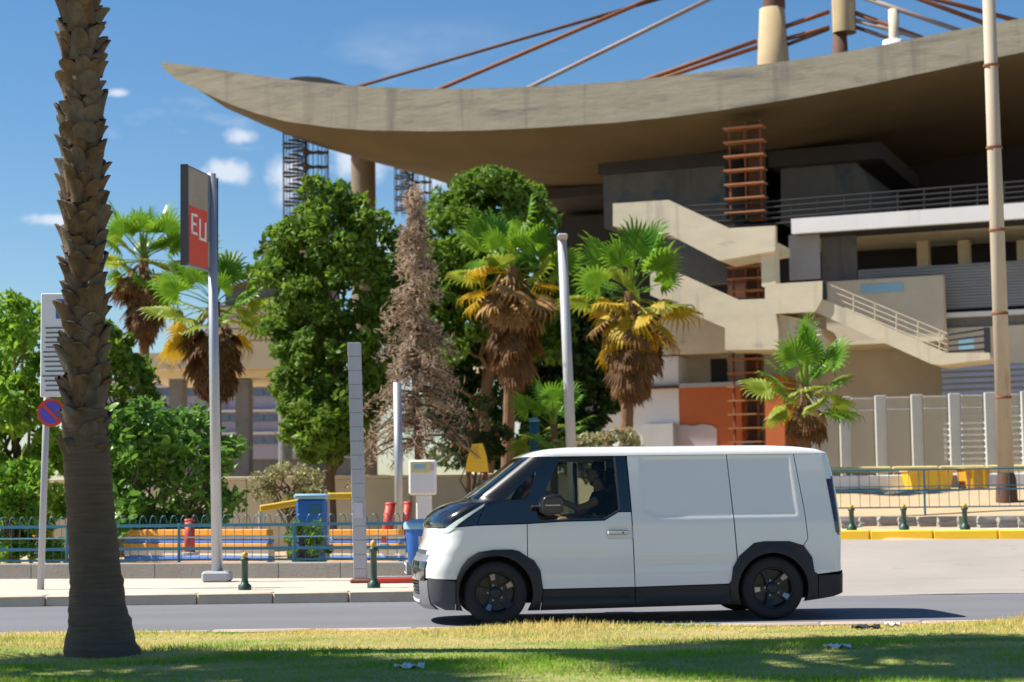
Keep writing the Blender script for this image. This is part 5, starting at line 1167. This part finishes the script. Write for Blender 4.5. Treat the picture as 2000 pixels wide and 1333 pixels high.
# meter post, bin, red posts, blue box, beam
D = 34.; x = PX(826, D); mt_ = thing('meter_post', 'pale grey meter post with a yellow and blue label behind the bin', 'post', (x, D, .13))
zT, zM = P(826, 899, D).z, P(826, 967, D).z
autosmooth(MB().box((x, D, (zT + zM) / 2), (.50, .34, zT - zM), ch=.03).build('head', M['white_paint'], mt_)); MB().box((x + .02, D, (zM + .13) / 2), (.28, .22, zM - .13), ch=.02).build('stem', M['white_paint'], mt_)
zl = P(826, 913, D).z; MB().box((x - .03, D - .175, zl), (.36, .012, .20)).build('label', M['yellow_pale'], mt_); MB().box((x - .05, D - .184, zl + .01), (.22, .008, .09)).build('label_print', M['bin_lid'], mt_); MB().box((x + .19, D - .175, zl + .0), (.07, .01, .13)).build('label_print', M['lilac'], mt_)
D = 27.6; x = PX(822, D); bn_ = thing('waste_bin', 'round blue plastic bin with light blue lid in front of the van nose', 'bin', (x, D, .142))
MB().lathe([(.16, .36), (.2, .40), (.235, .9), (.24, .93), (.23, .93)], (x, D, 0), 24).build('body', M['bin_blue'], bn_, True); MB().lathe([(.262, .90), (.268, .96), (.25, 1.0), (.13, 1.045), (0, 1.05)], (x, D, 0), 24).build('lid', M['bin_lid'], bn_, True)
MB().tube([(x, D, .14), (x, D, .40)], .05, 10).build('stand', M['grey_paint'], bn_); MB().lathe([(.3, .142), (.3, .2), (.05, .22)], (x - .05, D, 0), 20).build('base', M['wall_low'], bn_, True); MB().box((x + .05, D - .235, .74), (.16, .012, .12)).build('sticker', M['lilac'], bn_)
sl = thing('red_kerb_block', 'low red painted block on the pavement beside the blue bin', 'block', (PX(768, 26.8), 26.8, .142)); MB().box((PX(768, 26.8), 26.8, .185), (.62, .2, .085), ch=.02).build('block', M['red'], sl); MB().box((PX(768, 26.8), 26.8, .235), (.5, .16, .012), ch=.004).build('block_top', M['grey_paint'], sl)
def red_post(label, u0, u1, v0, v1, D, tilt):
    p = P((u0 + u1) / 2, v1, D); z1 = P((u0 + u1) / 2, v0, D).z; w = (u1 - u0) / (F / D); root = thing('red_post', label, 'post', (p.x, D, p.z), group='red posts in the play area')
    q = Vector((p.x + tilt, D, z1)); MB().tube([p, q], [w * .5, w * .45], 12).build('post', M['red'], root, True); MB().lathe([(w * .5, -.02), (w * .5, .015), (0, .02)], q, 12).build('cap', M['red'], root, True); MB().lathe([(w * .9, -.02), (w * .9, .02), (w * .4, .03)], p, 12).build('foot', M['grey_paint'], root)
red_post('red post standing in front of the long striped wall', 360, 381, 1016, 1082, 30.6, .0)
red_post('red post leaning beside the ribbed steel column', 742, 764, 984, 1064, 31.0, .09)
red_post('red post leaning just behind the blue bin', 782, 800, 982, 1060, 31.0, .06)
D = 36.; x = PX(609, D); bx = thing('blue_container', 'blue plastic box with light blue lid behind the striped wall', 'box', (x, D, .13)); zt_, zb2 = P(609, 975, D).z, .13
autosmooth(MB().box((x, D, (zt_ + zb2) / 2), (.56, .5, zt_ - zb2), ch=.04).build('body', M['bin_blue'], bx)); autosmooth(MB().box((x, D, zt_ + .05), (.64, .58, .10), ch=.03).build('lid', M['bin_lid'], bx)); MB().box((x + .1, D - .256, zt_ - .2), (.2, .01, .16)).build('panel', M['teal'], bx)
D = 37.; p0, p1, p2 = P(508, 994, D), P(640, 972, D), P(700, 968, D); bm_ = thing('yellow_beam', 'long yellow sloping beam of the play area behind the blue box', 'beam', (p1.x, D, .13))
MB().box((p0 + p1) / 2, ((p1 - p0).length, .12, .13), Matrix.Rotation(-math.atan2(p1.z - p0.z, p1.x - p0.x), 3, 'Y'), .02).build('beam', M['yellow'], bm_); MB().box((p1 + p2) / 2 + Vector((0, 0, .01)), ((p2 - p1).length, .121, .13), ch=.02).build('beam_end', M['yellow'], bm_)
for p in (p0, p1, p2): MB().tube([(p.x, D + .02, .1), (p.x, D + .02, p.z - .05)], .04, 8).build('support', M['grey_paint'], bm_)
D = 40.; p = P(932, 905, D); ys_ = thing('yellow_slide', 'yellow tapered play slide hood behind the bonnet', 'play equipment', (p.x, D, terr(p.x, D)))
MB().prism([(922, 868), (942, 866), (950, 890), (954, 922), (908, 922), (914, 890)], lambda q: P(q[0], q[1], D), lambda q: P(q[0], q[1], D) + Vector((0, .5, 0))).build('hood', M['yellow'], ys_)
for u in (914, 948): MB().tube([P(u, 921, D) + Vector((0, .25, 0)), Vector((PX(u, D), D + .25, terr(PX(u, D), D) - .05))], .05, 8).build('leg', M['rust_dark'], ys_)
D = 43.; tp_ = thing('teal_post', 'short teal post left of the grey lamp post foot', 'post', (PX(1044, D), D, terr(PX(1044, D), D))); MB().tube([P(1044, 823, D), (PX(1044, D), D, terr(PX(1044, D), D) - .1)], .11, 10).build('shaft', M['teal'], tp_, True); MB().lathe([(.13, -.02), (.13, .04), (.02, .09)], P(1044, 823, D), 10).build('cap', M['teal_light'], tp_, True)
pt_ = thing('planter', 'dark round planter in the gap of the striped wall', 'planter', (PX(585, 30.7), 30.7, .13)); MB().lathe([(.14, .12), (.15, .14), (.19, .50), (.21, .52), (.21, .57), (.17, .57), (.16, .5)], (PX(590, 30.7), 30.7, 0), 18).build('pot', M['black_metal'], pt_, True); MB().lathe([(.16, .52), (.0, .53)], (PX(590, 30.7), 30.7, 0), 18).build('soil', M['earth'], pt_)

# ------------------------------------------------------------------ right side
D = 36.2
rr_ = railing('blue metal railing on the bank behind the yellow kerb', [(PX(1560, D + .6), D + .6, terr(PX(1560, D), D) - .05), (PX(2060, D - .6), D - .6, terr(PX(1560, D), D) - .03)], [(.98, .032, M['teal']), (.66, .018, M['teal']), (.585, .032, M['teal']), (.25, .028, M['teal'])], .14, 1.0, M['teal'], 'blue metal railings', 2.4, .006, .19)
sw_ = thing('stone_wall', 'low rough stone wall behind the right pavement', 'wall', (PX(1830, 34.6), 34.6, .69)); x = PX(1500, 34.6); xe = PX(2200, 34.6)
while x < xe:
    for z in (0, 1):
        w_ = random.uniform(.40, .60); bm = bmesh.new(); bmesh.ops.create_cube(bm, size=1); bmesh.ops.subdivide_edges(bm, edges=bm.edges[:], cuts=1, use_grid_fill=True)
        for v in bm.verts:
            v.co = v.co * .86 + v.co.normalized() * .08; v.co += Vector((random.uniform(-.05, .05), random.uniform(-.05, .05), random.uniform(-.05, .05)))
        V = [(x + w_ / 2 + v.co.x * w_, 34.6 - sh(x) + v.co.y * .3, .74 + z * .10 + v.co.z * .13) for v in bm.verts]; bm.verts.index_update(); Fc = [tuple(v.index for v in f.verts) for f in bm.faces]; bm.free()
        obj('stone', V, Fc, M['wall_low'], sw_)
    x += .33
cm = MB()
for k in range(26):
    xa = PX(1480, 34.6) + k * .3; xb = xa + .3; ya, yb = 34.62 - sh(xa), 34.62 - sh(xb)
    cm.add([(xa, ya, .66), (xb, yb, .66), (xb, yb, .885), (xa, ya, .885), (xa, ya + .14, .885), (xb, yb + .14, .885)], [(0, 1, 2, 3), (3, 2, 5, 4)])
cm.build('mortar_core', M['wall_low'], sw_)
def panelfence():
    D = 50.; root = thing('panel_fence', 'fence of pale posts and clear panels in front of the stadium foot', 'fence', (PX(1800, D), D, 1.8))
    e = lambda u: D - (u - 1650) * .004; us_ = [1588, 1655, 1725, 1796, 1870, 1940, 2012, 2085]
    for i, u in enumerate(us_):
        d = e(u); x = PX(u, d); MB().box((x, d, 1.8 + 1.08), (.30, .12, 2.16), ch=.012).build('post', M['pale_post'], root)
        if i < len(us_) - 1:
            x2 = PX(us_[i + 1], e(us_[i + 1])); d2 = (d + e(us_[i + 1])) / 2
            MB().box(((x + x2) / 2, d2 + .02, 2.90), (x2 - x - .31, .012, 1.96)).build('panel', M['clear'], root)
            MB().box(((x + x2) / 2, d2, 3.90), (x2 - x - .31, .05, .035)).build('top_rail', M['white_paint'], root); MB().box(((x + x2) / 2, d2, 3.08 + .5), (x2 - x - .31, .03, .02)).build('mid_rail', M['white_paint'], root)
panelfence()
gr = thing('guard_rail', 'pale yellow guard rail on top of the bank before the panel fence', 'guard rail', (PX(1820, 47.2), 47.2, 1.75))
for i in range(7): MB().box((PX(1560, 47.2) + i * 1.2 + .6, 47.2, 1.93), (1.19, .09, .17), ch=.03).build('rail', M['yellow_pale'], gr); MB().box((PX(1560, 47.2) + i * 1.2 + .1, 47.28, 1.86), (.1, .1, .3)).build('post', M['grey_paint'], gr)
ww = thing('white_kerb_wall', 'low white wall below the pale yellow guard rail', 'wall', (PX(1820, 46.6), 46.6, 1.5))
for i in range(6): MB().box((PX(1560, 46.6) + i * 1.5 + .75, 46.6, 1.62), (1.49, .2, .34), ch=.02).build('wall_block', M['white_paint'], ww)
def skip(label, u0, u1, vt, vb, D, m):
    a, b = PX(u0, D), PX(u1, D); z1, z0 = P((u0 + u1) / 2, vt, D).z, P((u0 + u1) / 2, vb, D).z; root = thing('yellow_skip', label, 'skip', ((a + b) / 2, D, z0), group='yellow skips on the bank')
    i = .22 * (b - a) * .35
    MB().prism([(a, z1), (b, z1), (b - i, z0), (a + i, z0)], lambda p: (p[0], D, p[1]), lambda p: (p[0], D + .9, p[1])).build('body', m, root)
    MB().box(((a + b) / 2, D + .45, z1 + .02), (b - a + .08, 1.0, .05), ch=.01).build('rim', M['yellow'], root)
    for k in (.28, .72): MB().box((lerp(a, b, k), D - .03, (z0 + z1) / 2), (.06, .06, (z1 - z0) * .96)).build('rib', M['yellow'], root)
    for k in (.25, .75): MB().tube([(lerp(a, b, k), D + .1, z0 - .02), (lerp(a, b, k), D + .8, z0 - .02)], .05, 8).build('skid', M['rust_dark'], root)
skip('bright yellow skip behind the blue railing, left of the tall lamp post', 1776, 1864, 921, 957, 45.6, M['yellow'])
skip('smaller ochre skip right beside the tall lamp post', 1887, 1936, 917, 954, 45.4, mat('ochre_paint', (.62, .33, .03), .6, var=(3, .4)))
# litter on the verge
def litter(label, u, v, D, s_, m, ch):
    p = P(u, v, D); z = .075 + .025 * wob((p.x + 30) / 60 * 46, (D - 5) / 13.24 * 9); root = thing('litter', label, 'litter', (p.x, D, z), group='bits of litter on the grass')
    V = []; n = 7
    for j in range(5):
        for i in range(n): V.append((p.x + (i / (n - 1) - .5) * s_, D + (j / 4 - .5) * s_ * .5, z + .02 + .018 * math.sin(i * 1.9 + j) + .012 * random.random()))
    o = obj('scrap', V, [(j * n + i, j * n + i + 1, (j + 1) * n + i + 1, (j + 1) * n + i) for j in range(4) for i in range(n - 1)], m, root, True); md = o.modifiers.new('Solid', 'SOLIDIFY'); md.thickness = .006
litter('flattened black scrap on the dry grass below the van tail', 1692, 1237, 17.7, .26, M['black_metal'], 0)
litter('white scrap of paper on the grass below the van tail', 1743, 1232, 17.9, .14, M['white_paint'], 0)
litter('white scrap of paper in the shaded grass at the right', 1635, 1292, 15.2, .22, M['white_paint'], 0)
litter('white scrap of paper in the shaded grass at the bottom', 800, 1328, 13.8, .22, M['white_paint'], 0)
